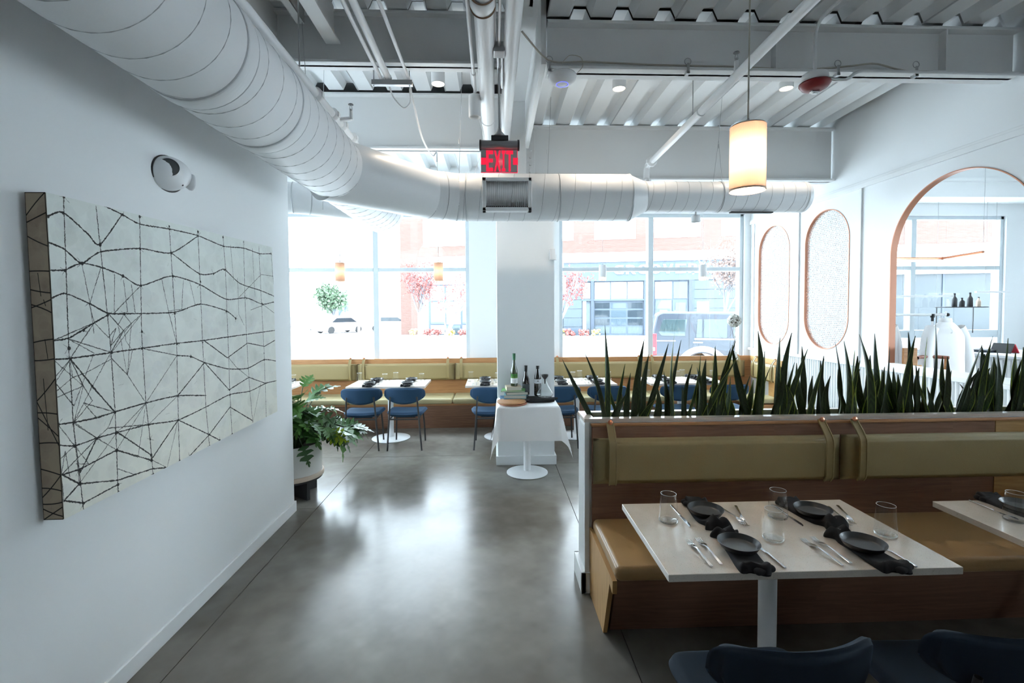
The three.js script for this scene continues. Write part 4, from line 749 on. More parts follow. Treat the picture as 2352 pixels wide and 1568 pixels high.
  obj('vessel', lathe([[0, 0], [0.05, 0], [0.075, 0.008], [0.088, 0.028], [0.085, 0.045], [0.06, 0.085], [0.034, 0.13], [0.022, 0.17], [0.026, 0.195], [0.024, 0.195], [0.020, 0.17], [0.032, 0.13], [0.058, 0.085], [0.082, 0.045], [0.084, 0.028], [0.073, 0.012], [0, 0.006]], 48), M.crystal, dc);
  obj('funnel', lathe([[0.006, 0.14], [0.009, 0.185], [0.034, 0.218], [0.037, 0.236], [0.034, 0.234], [0.030, 0.218], [0.004, 0.186], [0.003, 0.14]], 32), M.darkmetal, dc);
}
// ---------- potted plant ----------
{
  const px = -1.875, pz = -4.42;
  const t = thing('potted_plant', 'leafy green plant with deeply cut leaves in a white pot on dark legs', 'plant', [px, 0, pz]);
  obj('pot', lathe([[0, 0.215], [0.25, 0.215], [0.252, 0.22], [0.252, 0.485], [0.243, 0.492], [0.235, 0.485], [0.235, 0.44], [0, 0.44]], 56), M.pot, t);
  obj('pot_ring', lathe([[0.253, 0.185], [0.268, 0.187], [0.268, 0.222], [0.253, 0.226]], 56), M.potring, t);
  obj('soil', lathe([[0, 0.452], [0.235, 0.45]], 32), M.soil, t);
  const st = new THREE.Group(); st.name = 'stand'; t.add(st);
  obj('stand_disc', cyl(0.255, 0.26, 0.02, 0, 0.165, 0, 48), M.black, st);
  for (let k = 0; k < 4; k++) { const a = 0.62 + k * PI / 2; obj('stand_leg', span(-0.02, 0.235, 0, 0.166, -0.016, 0.016, 0.003).rotateY(-a), M.black, st); }
  const green = [[0.045, 0.14, 0.025], [0.025, 0.085, 0.018], [0.08, 0.22, 0.035]].map((c) => phys({ color: lin(...c), roughness: 0.45, clearcoat: 0.12, clearcoatRoughness: 0.3, side: THREE.DoubleSide }));
  const lime = phys({ color: lin(0.42, 0.58, 0.03), roughness: 0.4, side: THREE.DoubleSide }), stemM = std({ color: lin(0.04, 0.075, 0.02), roughness: 0.5 });
  const leafShape = (lobes) => { // deeply cut leaf along +y, 1 long
    const R = [], n = lobes; R.push([0.03, 0]); for (let i = 0; i < n; i++) { const s = i / (n - 1), y0 = 0.05 + s * 0.72, w = 0.40 * sin((0.22 + s * 0.72) * PI) + 0.05; R.push([0.075 - s * 0.03, y0], [w * 0.72, y0 + 0.015 + w * 0.10], [w, y0 + 0.06 + w * 0.28], [w * 0.78, y0 + 0.10 + w * 0.20]); } R.push([0.06, 0.86], [0.045, 0.96]);
    const s = new THREE.Shape(); s.moveTo(0, 0); const pts = R.map(([x, y]) => new THREE.Vector2(x, y)); s.splineThru(pts); s.lineTo(0, 1); s.splineThru(pts.slice().reverse().map((p) => new THREE.Vector2(-p.x, p.y))); s.closePath(); return s;
  };
  const leafGeo = (lobes, bend, cup) => { const g = ext(leafShape(lobes), 0.004, 0, 3), p = g.attributes.position; for (let i = 0; i < p.count; i++) { const x = p.getX(i), y = p.getY(i); p.setZ(i, p.getZ(i) * 0.5 - bend * y * y + cup * x * x + 0.02 * sin(y * 22) * Math.abs(x)); } g.computeVertexNormals(); return g; };
  const G = [leafGeo(5, 0.35, 0.5), leafGeo(6, 0.55, 0.35), leafGeo(5, 0.2, 0.7), leafGeo(4, 0.7, 0.3)];
  const put = (a, el, len, out, h, m, roll) => {
    const tip = V(cos(a) * out, h, sin(a) * out), base = V(cos(a) * rr(0.02, 0.09), 0.45, sin(a) * rr(0.02, 0.09));
    const mid = base.clone().lerp(tip, 0.55); mid.y += 0.06 + out * 0.12;
    obj('stem', tube([base, mid, tip], 0.0042, 10, 5), stemM, t);
    const o = obj('leaf', G[Math.floor(rnd() * 4)], m, t); o.position.copy(tip); o.scale.set(len, len, len);
    const dir = V(cos(a) * cos(el), sin(el), sin(a) * cos(el)).normalize(), nrm = V(-cos(a) * sin(el), cos(el), -sin(a) * sin(el)); const side = dir.clone().cross(nrm).normalize();
    nrm.applyAxisAngle(dir, roll); side.applyAxisAngle(dir, roll); o.quaternion.setFromRotationMatrix(new THREE.Matrix4().makeBasis(side, dir, nrm));
  };
  for (let k = 0; k < 190; k++) { const a = k * 2.39996 + rr(-0.2, 0.2), q = rnd(), ring = k / 96; let out = 0.06 + 0.44 * Math.sqrt(q); if (sin(a) > 0.25) out = Math.min(out, 0.17 / sin(a)); const h = Math.max(0.60, 1.0 - 0.5 * Math.pow(out / 0.42, 1.6) * (0.6 + 0.8 * rnd()) + rr(-0.12, 0.05)); put(a, rr(-0.5, 0.7) - out * 0.7 + (h > 0.85 ? 0.4 : 0), rr(0.14, 0.23), out, h, green[rnd() < 0.45 ? 0 : rnd() < 0.6 ? 1 : 2], rr(-0.5, 0.5)); }
  put(0.35, -0.15, 0.20, 0.40, 0.60, lime, 0.9); put(0.9, -0.6, 0.16, 0.30, 0.52, green[1], 0.3);
}
// ---------- painting ----------
{
  const LN = [[40,0,33,471,34,711,42,867,48,1001],[123,5,129,131,133,212,140,368,145,481,149,710,146,1001],[259,5,252,268,247,440,251,714,260,860,265,998],[371,15,376,221,379,374,382,502,377,721,373,1001],[502,10,504,235,504,513,508,814,519,1000],[640,8,648,167,647,373,648,602,647,799,651,999],[773,7,769,303,771,537,779,774,794,993],[886,13,893,335,901,624,902,1005],[987,32,1006,293,1009,772],[147,-2,202,14,259,34,371,28,502,29,639,53,772,42,891,54,987,40],[0,71,37,50,96,103,129,133,200,14],[-2,148,35,163,77,202,129,158,255,126,375,125,502,31],[-4,232,33,228,77,202,132,211,193,234,252,266,372,221,501,249,644,315,781,307,899,342,996,330],[375,125,501,200,577,193,641,168,736,231,885,263,998,293],[-7,320,31,301,90,332,142,366,191,370,379,371,503,338,642,373,701,413],[-5,501,35,505,147,504,245,503,382,502,509,505,648,504,1006,502],[-4,445,33,441,71,418,102,397,142,372],[-2,702,36,709,95,716,148,714,251,714,377,723,512,761],[-4,765,35,784,93,784,148,788,257,800,374,825,511,813,647,795,784,815,909,803,1016,813],[381,553,443,568,510,607,638,662,772,687,899,664,1008,691],[35,505,87,605,148,714],[-4,557,35,509],[36,709,87,609,145,503,187,430,249,375],[33,443,97,498],[147,526,192,592,251,714,381,553],[377,723,510,607,643,770,777,738,898,800],[513,506,640,608,777,551,906,587,1012,558],[260,941,374,825,520,948,576,998],[419,1001,520,948,645,858,791,980],[152,787,261,921,263,942],[45,875,93,784],[-1,860,42,865,148,850,260,941],[41,911,147,958,264,977,320,1002],[2,861,41,911,2,942,49,979,147,973],[35,784,-4,811],[77,202,93,332,100,433],[93,332,127,213],[168,229,161,366],[195,249,203,365],[220,263,228,368],[331,235,353,365],[423,234,411,359],[453,240,475,343],[142,366,171,409,191,372,213,407,189,438],[102,397,140,450,163,421],[145,503,190,430,193,469,213,506,193,592],[-8,605,38,567,71,559],[-3,573,38,657],[36,709,86,655,64,600,-4,619],[95,716,63,656],[148,714,125,763,93,784],[251,714,177,773,148,788],[34,711,93,784,148,850,215,908],[722,203,724,396,758,454],[685,41,696,217],[835,35,843,300],[727,305,898,172,1002,174],[808,373,910,347,1002,398],[867,793,794,993],[777,738,693,664,648,609],[11,791,19,876],[148,917,199,965],[36,843,68,860]];
  const cv = ctex(1760, 1212, (g, w, h) => {
    const gr = g.createLinearGradient(0, 0, 0, h); gr.addColorStop(0, '#e6ebe6'); gr.addColorStop(0.6, '#e8eae3'); gr.addColorStop(1, '#ecebe0'); g.fillStyle = gr; g.fillRect(0, 0, w, h);
    let q = 99; const R = () => { q = (q * 1664525 + 1013904223) >>> 0; return q / 4294967296; };
    for (let i = 0; i < 1600; i++) { g.fillStyle = R() < 0.5 ? 'rgba(255,255,250,0.05)' : 'rgba(120,125,110,0.03)'; g.beginPath(); g.arc(R() * w, R() * h, 8 + R() * 50, 0, 7); g.fill(); }
    g.lineCap = 'round';
    const seg = (x0, y0, x1, y1, wd, al) => { // a rough scored line
      const n = Math.max(2, Math.round(Math.hypot(x1 - x0, y1 - y0) / 7));
      for (let i = 0; i < n; i++) { const a = i / n, b = (i + 1) / n, j = () => (R() - 0.5) * 2.4; g.strokeStyle = 'rgba(24,24,22,' + al * (0.72 + R() * 0.28) + ')'; g.lineWidth = wd * (0.55 + R() * 0.85); g.beginPath(); g.moveTo(x0 + (x1 - x0) * a + j(), y0 + (y1 - y0) * a + j()); g.lineTo(x0 + (x1 - x0) * b + j(), y0 + (y1 - y0) * b + j()); g.stroke(); }
    };
    LN.forEach((l, k) => {
      const P = []; for (let i = 0; i < l.length; i += 2) P.push(V(l[i] / 1000 * w, l[i + 1] / 1000 * h, 0));
      const bold = k < 21 || (k > 24 && k < 34), c = P.length > 2 && k > 8 && k < 22 ? new THREE.CatmullRomCurve3(P, false, 'catmullrom', 0.35).getPoints(P.length * 8) : P;
      for (let i = 0; i + 1 < c.length; i++) seg(c[i].x, c[i].y, c[i + 1].x, c[i + 1].y, bold ? (k < 9 ? 3.4 : 4.8) : 2.7, bold ? 0.92 : 0.72);
      for (const p of P) if (bold && R() < 0.6) { g.fillStyle = 'rgba(22,22,20,0.85)'; g.beginPath(); g.arc(p.x + R() * 3, p.y + R() * 3, 3.5 + R() * 4.5, 0, 7); g.fill(); for (let s = 0; s < 3; s++) seg(p.x, p.y, p.x + (R() - 0.5) * 46, p.y + (R() - 0.5) * 46, 1.8, 0.45); }
    });
    const nodes = LN.flatMap((l) => { const o = []; for (let i = 0; i < l.length; i += 2) if (l[i] < 420 && l[i + 1] > 240) o.push([l[i] / 1000 * w, l[i + 1] / 1000 * h]); return o; });
    for (let i = 0; i < 46; i++) { const a = nodes[Math.floor(R() * nodes.length)], near = nodes.filter((n) => { const d = Math.hypot(n[0] - a[0], n[1] - a[1]); return d > 60 && d < 250; }), b = near[Math.floor(R() * near.length)]; if (b) seg(...a, ...b, i % 3 ? 2.2 : 3.2, 0.75); }
    for (let i = 0; i < 26; i++) { const x = R() * w, y = R() * h, a = R() * 6.3; seg(x, y, x + cos(a) * 30, y + sin(a) * 18, 2, 0.16); }
  });
  const sd = ctex(96, 1212, (g, w, h) => {
    g.fillStyle = '#b1a18a'; g.fillRect(0, 0, w, h); let q = 5; const R = () => { q = (q * 1664525 + 1013904223) >>> 0; return q / 4294967296; };
    for (let i = 0; i < 60; i++) { g.fillStyle = 'rgba(80,70,55,0.05)'; g.beginPath(); g.arc(R() * w, R() * h, 10 + R() * 40, 0, 7); g.fill(); }
    g.strokeStyle = '#1d1b19'; g.lineWidth = 5; g.strokeRect(0, 0, w, h); g.lineWidth = 4;
    for (const [a, b] of [[0.07, 0], [0.09, 0.06], [0.13, 0.16], [0.235, 0.235], [0.29, 0.30], [0.335, 0.36], [0.345, 0.32], [0.45, 0.44], [0.505, 0.5], [0.63, 0.56], [0.665, 0.67], [0.63, 0.77], [0.76, 0.76], [0.68, 0.74], [0.84, 0.86], [0.90, 0.91], [0.93, 0.86], [0.95, 0.945], [0.965, 0.99], [1.0, 0.96]]) { g.beginPath(); g.moveTo(0, a * h); g.quadraticCurveTo(w * 0.5, (a + b) / 2 * h + (R() - 0.5) * 16, w, b * h); g.stroke(); }
    g.lineWidth = 3; for (const [x, a, b] of [[40, 0.24, 0.31], [56, 0.44, 0.5], [60, 0.32, 0.34], [38, 0.56, 0.72]]) { g.beginPath(); g.moveTo(x, a * h); g.lineTo(x + 9, b * h); g.stroke(); }
  });
  const W = 1.755, H = 1.212, D = 0.072;
  const t = thing('painting', 'large cream abstract painting with a network of dark scored lines on the left wall', 'painting', [-1.694, 2.136, -1.795], 0);
  t.rotation.x = 0.0188;
  const front = new THREE.PlaneGeometry(W, H).rotateY(PI / 2).translate(D + 0.0015, -H / 2, -W / 2);
  obj('canvas_face', front, std({ map: cv, roughness: 0.8 }), t);
  obj('canvas_side', new THREE.PlaneGeometry(D, H).translate(D / 2, -H / 2, 0.0015), std({ map: sd, roughness: 0.85 }), t);
  obj('stretcher', span(0, D, -H, 0, -W, 0, 0.003), std({ color: lin(0.45, 0.38, 0.29), roughness: 0.85 }), t);
}
// ---------- pendants ----------
const perf = tex(128, 128, (u, v) => { const f = (x) => x - Math.floor(x), a = f(u * 4), r = f(v * 4), b = f(u * 4 + 0.5), c = f(v * 4 + 0.5); const d = Math.min(Math.hypot(a - 0.5, r - 0.5), Math.hypot(b - 0.5, c - 0.5)); return d < 0.2 ? [0.80, 0.70, 0.60] : [0.56, 0.47, 0.42]; }, true, [26, 34]);
function pendant(label, x, yb, z, R, H, power, ceil) {
  const t = thing('pendant_lamp', label, 'pendant lamp', [x, yb, z]);
  const sm = phys({ map: perf, roughness: 0.9, transmission: 0.09, thickness: 0 });
  obj('shade', lathe([[R, 0], [R, H]], 56), sm, t);
  obj('shade_rim', merge([ringAt(V(0, 0.004, 0), V(0, 1, 0), R - 0.001, 0.008, 0.002), ringAt(V(0, H - 0.002, 0), V(0, 1, 0), R - 0.001, 0.006, 0.002)]), M.potring, t);
  obj('top_plate', lathe([[0, H - 0.002], [R - 0.002, H - 0.004], [R - 0.002, H - 0.006], [0, H - 0.006]], 40), M.darkmetal, t);
  obj('diffuser', new THREE.CylinderGeometry(R - 0.003, R - 0.003, 0.004, 48).translate(0, 0.014, 0), phys({ color: lin(0.98, 0.95, 0.9), roughness: 0.9, transmission: 0.9, thickness: 0 }), t);
  obj('bulb', new THREE.SphereGeometry(0.03, 20, 14).scale(1, 1.2, 1).translate(0, H * 0.52, 0), std({ color: lin(0.9, 0.8, 0.6), emissive: lin(1, 0.68, 0.38), emissiveIntensity: 0.8 }), t);
  obj('cord', tube([V(0, H, 0), V(0.003, H + (ceil - yb - H) * 0.5, 0), V(0, ceil - yb, 0)], 0.0036, 16, 8), M.cable, t);
  obj('cord_grip', cyl(0.008, 0.006, 0.03, 0, H, 0, 12), M.chrome, t);
  const l = new THREE.PointLight(WARM, power * LAMP, 0); l.name = 'pendant_glow'; l.position.set(x, yb + H * 0.52, z); l.castShadow = true; l.shadow.radius = 1.2; scene.add(l);
}
pendant('perforated cream cylinder pendant glowing warmly above the foreground table', 1.068, 2.195, -1.98, 0.0705, 0.27, 0.20, 3.86);
pendant('small glowing cylinder pendant before the left pane of the left window', -2.03, 2.09, -6.35, 0.062, 0.245, 0.05, 3.85);
pendant('small glowing cylinder pendant before the right pane of the left window', -0.74, 2.09, -6.35, 0.062, 0.245, 0.05, 3.85);
function pendant2(label, x) {
  const t = thing('pendant_lamp', label, 'pendant lamp', [x, 2.09, -6.35]);
  obj('shade', lathe([[0.048, 0.045], [0.05, 0.045], [0.05, 0.205], [0.045, 0.21], [0, 0.21]], 40), M.white, t);
  for (let k = 0; k < 20; k++) { const a = k / 20 * 2 * PI; obj('slat', span(-0.004, 0.004, 0.006, 0.046, -0.0015, 0.0015).rotateY(-a + PI / 2).translate(cos(a) * 0.049, 0, sin(a) * 0.049), M.white, t); }
  obj('bottom_ring', ringAt(V(0, 0.003, 0), V(0, 1, 0), 0.046, 0.006, 0.004), M.white, t);
  obj('bulb', cyl(0.03, 0.03, 0.04, 0, 0.006, 0, 20), std({ color: lin(0.9, 0.85, 0.7), emissive: lin(1, 0.78, 0.5), emissiveIntensity: 0.35 }), t);
  obj('cord', bar(V(0, 0.21, 0), V(0, 1.78, 0), 0.0022, 6), M.white, t);
}
pendant2('small white slotted pendant before the left pane of the right window', 1.455); pendant2('small white slotted pendant before the right pane of the right window', 2.823);
{ const t = thing('can_light', 'short white can light under the thin duct in front of the right window', 'ceiling light', [1.98, 2.555, -4.62]); obj('can', lathe([[0, 0.06], [0.042, 0.06], [0.045, 0.055], [0.045, 0], [0.04, 0.004], [0.04, 0.02], [0, 0.02]], 32), M.white, t); obj('stem', cyl(0.012, 0.012, 0.05, 0, 0.06, 0, 10), M.white, t); }
for (const [l, x, y0, z, n] of [['thin steel wire hanging beside the conduit trapeze in the left bay', -1.55, 2.62, -4.4, 0], ['thin steel wire holding up the cross duct left of the exit sign', -0.33, 3.0, -4.62, 1], ['thin steel wire with a split end right of the column', 2.20, 2.94, -4.62, 2], ['thin steel wire with a white tag beside the column', 0.55, 3.0, -4.9, 3]]) {
  const t = thing('hanger_wire', l, 'wire'); obj('wire', bar(V(x + 0.04, n < 2 ? 4.14 : 3.87, z), V(x, n === 2 ? 3.35 : y0, z), 0.0022, 5), M.galv, t); obj('crimp', cyl(0.005, 0.005, 0.04, x, (y0 + 3.8) / 2 - 0.1, z, 6), n === 3 ? M.white : M.galv, t);
  if (n === 2) obj('wire_end', merge([bar(V(x, 3.35, z), V(x - 0.05, y0, z), 0.0022, 5), bar(V(x, 3.35, z), V(x + 0.04, y0, z), 0.0022, 5)]), M.galv, t);
}
// ---------- dried flower by the window ----------
{
  const t = thing('dried_flower', 'round grey white dried flower head on thin crossing stems by the right window', 'flower', [3.47, 0.98, -6.75]);
  const pet = [std({ color: lin(0.42, 0.42, 0.38), roughness: 0.9 }), std({ color: lin(0.62, 0.62, 0.58), roughness: 0.9 }), std({ color: lin(0.10, 0.085, 0.06), roughness: 0.9 })], L = [[], [], []];
  for (let k = 0; k < 230; k++) { const y = 1 - 2 * (k + 0.5) / 230, a = k * 2.39996, r = Math.sqrt(1 - y * y), n = V(r * cos(a), y, r * sin(a)); const g = new THREE.SphereGeometry(0.016, 6, 4).scale(1, 1, 0.3); g.applyQuaternion(new THREE.Quaternion().setFromUnitVectors(V(0, 0, 1), n.clone().add(V(rr(-0.6, 0.6), rr(-0.6, 0.6), rr(-0.6, 0.6))).normalize())); n.multiplyScalar(0.088); g.translate(n.x, n.y + 0.55, n.z); L[rnd() < 0.12 ? 2 : rnd() < 0.5 ? 0 : 1].push(g); }
  L.forEach((l, i) => { const o = obj('petals', merge(l), pet[i], t); o.userData = { kind: 'stuff' }; });
  const sm = std({ color: lin(0.12, 0.10, 0.10), roughness: 0.8 });
  for (const [a, b] of [[-0.05, 0.04], [0.05, -0.03], [0.02, 0.01]]) obj('stem', tube([V(a, 0.48, 0), V(a * 0.3, 0.32, 0.01), V(b, 0.16, 0), V(b * 2 - 0.02, 0, 0)], 0.003, 20, 5), sm, t);
  obj('vase', lathe([[0, -0.02], [0.05, -0.02], [0.055, 0.0], [0.04, 0.08], [0.034, 0.10], [0.03, 0.1]], 24), M.pot, t);
}
// ---------- the next room, through the arch ----------
{
  const t = thing('linear_lamp', 'copper tube lamp with bent arm and white tubes hanging in the next room', 'pendant lamp', [0, 0, 0]);
  const A = V(4.35, 2.30, -5.6), B = V(5.45, 2.30, -5.6), C = V(5.27, 2.30, -4.95);
  obj('arm', bar(A, B, 0.014, 14), M.copper, t); obj('arm', bar(B, C, 0.014, 14), M.copper, t); obj('joint', new THREE.SphereGeometry(0.02, 16, 12).translate(B.x, B.y, B.z), M.copper, t);
  const glow = std({ color: lin(0.9, 0.9, 0.88), emissive: lin(1, 0.93, 0.82), emissiveIntensity: 0.16 });
  obj('lamp_tube', bar(V(4.4, 2.272, -5.6), V(5.38, 2.272, -5.6), 0.013, 12), glow, t); obj('lamp_tube', bar(B.clone().lerp(C, 0.35).add(V(0, -0.028, 0)), C.clone().add(V(0, -0.028, 0)), 0.013, 12), glow, t);
  obj('hanger_wire', merge([bar(C, V(5.27, 3.9, -4.95), 0.002, 5), bar(V(4.7, 2.3, -5.6), V(4.7, 3.9, -5.6), 0.002, 5)]), M.galv, t);
  const l = new THREE.PointLight(new THREE.Color(1, 0.9, 0.78), 0.03, 0); l.name = 'linear_lamp_glow'; l.position.set(4.9, 2.22, -5.55); l.castShadow = true; l.shadow.radius = 4; scene.add(l);
  for (const [lab, x0, x1, y, z] of [['white bar for a lamp reflected in the next room window, left of two', 6.05, 6.98, 1.875, -7.0], ['white bar for a lamp reflected in the next room window, right of two', 7.35, 7.9, 1.935, -7.0]]) {  // solid bars in place of lights mirrored in the pane
    const q = thing('linear_lamp', lab, 'pendant lamp'); obj('bar', span(x0, x1, y - 0.012, y + 0.016, z - 0.02, z + 0.02, 0.004), M.white, q); obj('hanger_wire', merge([bar(V(x0 + 0.15, y, z), V(x0 + 0.15, 3.3, z), 0.002, 5), bar(V(x1 - 0.25, y, z), V(x1 - 0.25, 3.3, z), 0.002, 5)]), M.galv, q);
  }
  const sh = thing('reflected_shelf', 'thin dark shelf modelled for a bar shelf reflected in the next room window', 'shelf', [7.27, 1.70, -7.14]);  // shelf and its bottles are solid stand-ins for a reflection in the glass
  obj('board', span(-0.33, 0.36, 0, 0.014, -0.1, 0.08, 0.003), M.darkmetal, sh); obj('bracket', merge([span(-0.3, -0.29, -0.4, 0, -0.11, -0.10), span(0.3, 0.31, -0.4, 0, -0.11, -0.10)]), M.darkmetal, sh);
  const bt = [[-0.10, 0.21, 0.034], [0.02, 0.14, 0.035], [0.15, 0.22, 0.036], [0.29, 0.15, 0.03]], bl = ['tall dark bottle modelled for a window reflection in the next room, leftmost', 'short dark jar modelled for a window reflection between two tall bottles', 'tall dark bottle modelled for a window reflection, right of the jar', 'pale labelled jar modelled for a window reflection at the right shelf end'];
  bt.forEach(([dx, h, r], i) => { const o = thing('bottle', bl[i], 'bottle', [7.27 + dx, 1.7145, -7.15]); obj('bottle_body', lathe([[0, 0], [r, 0], [r, h * 0.55], [r * 0.8, h * 0.66], [r * 0.36, h * 0.76], [r * 0.34, h * 0.92], [0, h * 0.92]], 24), i === 3 ? M.potring : M.darkmetal, o); obj('stopper', cyl(r * 0.4, r * 0.4, h * 0.1, 0, h * 0.9, 0, 14), M.black, o); });
}
{ // clothes rail
  const t = thing('clothes_rack', 'white clothes rail with dark end caps holding white coats in the next room', 'clothes rack', [0, 0, 0]);
  const a = V(4.15, 1.625, -5.05), b = V(4.86, 1.625, -4.92);
  obj('rail', bar(a, b, 0.013, 14), M.white, t); obj('rail_cap', new THREE.SphereGeometry(0.02, 14, 10).translate(b.x, b.y, b.z), M.black, t);
  for (const s of [0.2, 0.8]) { const p = a.clone().lerp(b, s); obj('clamp', merge([cyl(0.02, 0.02, 0.04, p.x, p.y - 0.03, p.z, 14), cyl(0.012, 0.012, 0.05, p.x, p.y - 0.07, p.z, 10)]), M.black, t); obj('post', bar(V(p.x, 0.03, p.z), V(p.x, p.y - 0.03, p.z), 0.011, 12), M.white, t); obj('foot', span(p.x - 0.02, p.x + 0.02, 0, 0.03, p.z - 0.2, p.z + 0.2, 0.006), M.black, t); }
  const coat = (label, x, z, s, turn) => {
    const o = thing('coat', label, 'coat', [x, 1.56, z], turn), N = 40, K = 36, P = [], I = [], fold = noise2(12, 17);
    for (let i = 0; i <= N; i++) { const v = i / N, y = -v * 0.95; const w = v < 0.03 ? 0.05 + v * 2 : v < 0.17 ? 0.11 + (v - 0.03) / 0.14 * 0.125 : 0.235 - 0.02 * sin((v - 0.17) * 3) + 0.05 * (v - 0.17), d = v < 0.1 ? 0.035 + v * 0.5 : 0.085 + 0.03 * v; for (let k = 0; k < K; k++) { const q = k / K * 2 * PI, rip = 1 + 0.16 * sin(q * 5 + v * 1.5) * Math.min(1, v * 1.6) + (fold(k / K, v) - 0.5) * 0.22 * v; P.push(cos(q) * w * s * (0.9 + 0.1 * rip), y * s, sin(q) * d * rip * s); if (i) { const m = (i - 1) * K + k, n = (i - 1) * K + (k + 1) % K; I.push(m, n, m + K, n, n + K, m + K); } } }
    const g = new THREE.BufferGeometry(); g.setAttribute('position', new THREE.Float32BufferAttribute(P, 3)); g.setIndex(I); g.computeVertexNormals(); obj('body', g, M.linen, o);
    for (const k of [-1, 1]) obj('sleeve', tube([V(k * 0.17 * s, -0.07 * s, 0), V(k * 0.235 * s, -0.2 * s, 0.01), V(k * 0.275 * s, -0.45 * s, 0.03), V(k * 0.275 * s, -0.72 * s, 0.05)], 0.062 * s, 24, 16).scale(1, 1, 0.9), M.linen, o);
    obj('collar', lathe([[0.05, -0.03], [0.062, -0.005], [0.055, 0.03], [0.048, 0.03], [0.05, -0.005]], 28).scale(1.2 * s, s, 0.75 * s), M.linen, o);
    obj('hanger_hook', tube([V(0, 0.02, 0), V(0, 0.06, 0), V(0.012, 0.085, 0), V(0, 0.098, 0), V(-0.014, 0.08, 0)], 0.002, 20, 5), M.chrome, o);
  };
  coat('cream white coat hanging frontmost on the rail in the next room', 4.78, -4.86, 1.0, 0.15);
  coat('white shirt hanging behind the cream coat, beside the copper arch edge', 4.33, -5.1, 0.92, 0.5);
  for (let k = 0; k < 5; k++) { const o = thing('wire_hanger', ['first', 'second', 'third', 'fourth', 'fifth'][k] + ' empty wire hanger from the near end of the clothes rail', 'hanger', [4.80 + k * 0.008, 1.545, -4.90 - k * 0.02], 1.2, 'empty hangers on the clothes rail'); obj('hook', tube([V(0, 0, 0), V(0, 0.05, 0), V(0.012, 0.085, 0), V(0, 0.098, 0), V(-0.013, 0.085, 0)], 0.002, 16, 5), M.white, o); obj('shoulders', tube([V(0, 0, 0), V(0.19, -0.1, 0), V(0, -0.11, 0), V(-0.19, -0.1, 0)], 0.002, 24, 5, true), M.white, o); }
}
{ // stool, board and counter behind the planter
  const t = thing('bar_stool', 'tall wooden stool with curved reddish back rail below the white coat', 'stool', [4.50, 0, -4.72]);
  obj('back_rail', tube([V(-0.17, 1.185, 0.02), V(-0.08, 1.19, -0.04), V(0.08, 1.19, -0.04), V(0.17, 1.185, 0.02)], 0.018, 24, 10), std({ color: lin(0.30, 0.11, 0.07), roughness: 0.4 }), t);
  obj('seat', uvm(pillow(0.38, 0.36, 0.04, { round: 0.15 }).rotateX(-PI / 2).translate(0, 0.74, 0.12)), M.oak, t);
  for (const [a, b] of [[-1, 1], [1, 1], [-1, 0], [1, 0]]) obj('leg', bar(V(a * 0.19, 0, b ? 0.27 : -0.07), V(a * 0.16, b ? 0.74 : 1.18, b ? 0.24 : 0), 0.015, 10), M.oak, t);
  const d = thing('wooden_board', 'orange wooden board standing at the foot of the copper arch edge', 'board', [4.16, 0.0, -4.60]); obj('board', uvm(span(-0.07, 0.07, 0, 1.30, -0.012, 0.012, 0.003)), M.oak, d); obj('board', uvm(span(0.05, 0.16, 0, 1.12, -0.05, -0.03, 0.003)), M.oaklight, d);
  const c = thing('counter', 'white counter with ribbed front under the window of the next room', 'counter', [7.15, 0, -5.95]);
  obj('worktop', span(-0.38, 0.8, 1.02, 1.06, -1.1, 1.1, 0.005), M.white, c); obj('carcass', span(-0.34, 0.78, 0, 1.02, -1.08, 1.06), M.trim, c); const R = []; for (let z = -1.06; z < 1.05; z += 0.05) R.push(span(-0.352, -0.34, 0.05, 1.0, z - 0.018, z + 0.018)); for (let x = -0.32; x < 0.78; x += 0.05) R.push(span(x - 0.018, x + 0.018, 0.05, 1.0, 1.06, 1.072)); obj('ribbed_front', merge(R), M.trim, c);
  const m = thing('magazines', 'dark papers stacked at the window end of the white counter', 'papers', [7.12, 1.0605, -6.62]); for (let k = 0; k < 4; k++) obj('magazine', span(-0.22, 0.16, k * 0.009, k * 0.009 + 0.008, -0.14, 0.14).rotateY(k * 0.12), k % 2 ? M.black : std({ color: lin(0.12, 0.15, 0.2), roughness: 0.5 }), m);
  const r = thing('red_folder', 'folded red and black case standing on the white counter', 'case', [7.30, 1.0605, -6.45], 0.2); obj('panel', span(-0.008, 0.008, 0, 0.15, -0.12, 0.12, 0.003).rotateZ(0.6).translate(-0.02, 0, 0), std({ color: lin(0.55, 0.01, 0.03), roughness: 0.4 }), r); obj('panel', span(-0.008, 0.008, 0, 0.15, -0.12, 0.12, 0.003).rotateZ(-0.5).translate(-0.19, 0.0, 0), M.black, r);
}
// ---------- outside ----------
const O = {
  walk: std({ color: lin(0.62, 0.62, 0.61), roughness: 0.9 }), road: std({ color: lin(0.5, 0.5, 0.5), roughness: 0.9 }), stucco: std({ color: lin(0.7, 0.7, 0.69), roughness: 0.9 }), grey: std({ color: lin(0.050, 0.068, 0.092), roughness: 0.6 }), grey2: std({ color: lin(0.032, 0.045, 0.068), roughness: 0.5 }),
  dark: phys({ color: lin(0.025, 0.034, 0.042), roughness: 0.06, clearcoat: 0.4 }), mid: phys({ color: lin(0.055, 0.075, 0.09), roughness: 0.06, clearcoat: 0.4 }), skywhite: std({ color: lin(0.6, 0.62, 0.63), roughness: 0.4 }), sign: std({ color: lin(0.75, 0.76, 0.78), roughness: 0.5 }),  // the pale pane colour is flat white painted in for reflected sky
};
{ const s = struct('ground_street'); obj('sidewalk', span(-60, 60, -0.4, -0.13, -9.0, -7.52), O.walk, s); obj('road', span(-90, 110, -0.6, -0.28, -160, -9.0), O.road, s); obj('kerb', span(-60, 60, -0.4, -0.12, -9.06, -8.95), O.walk, s); }
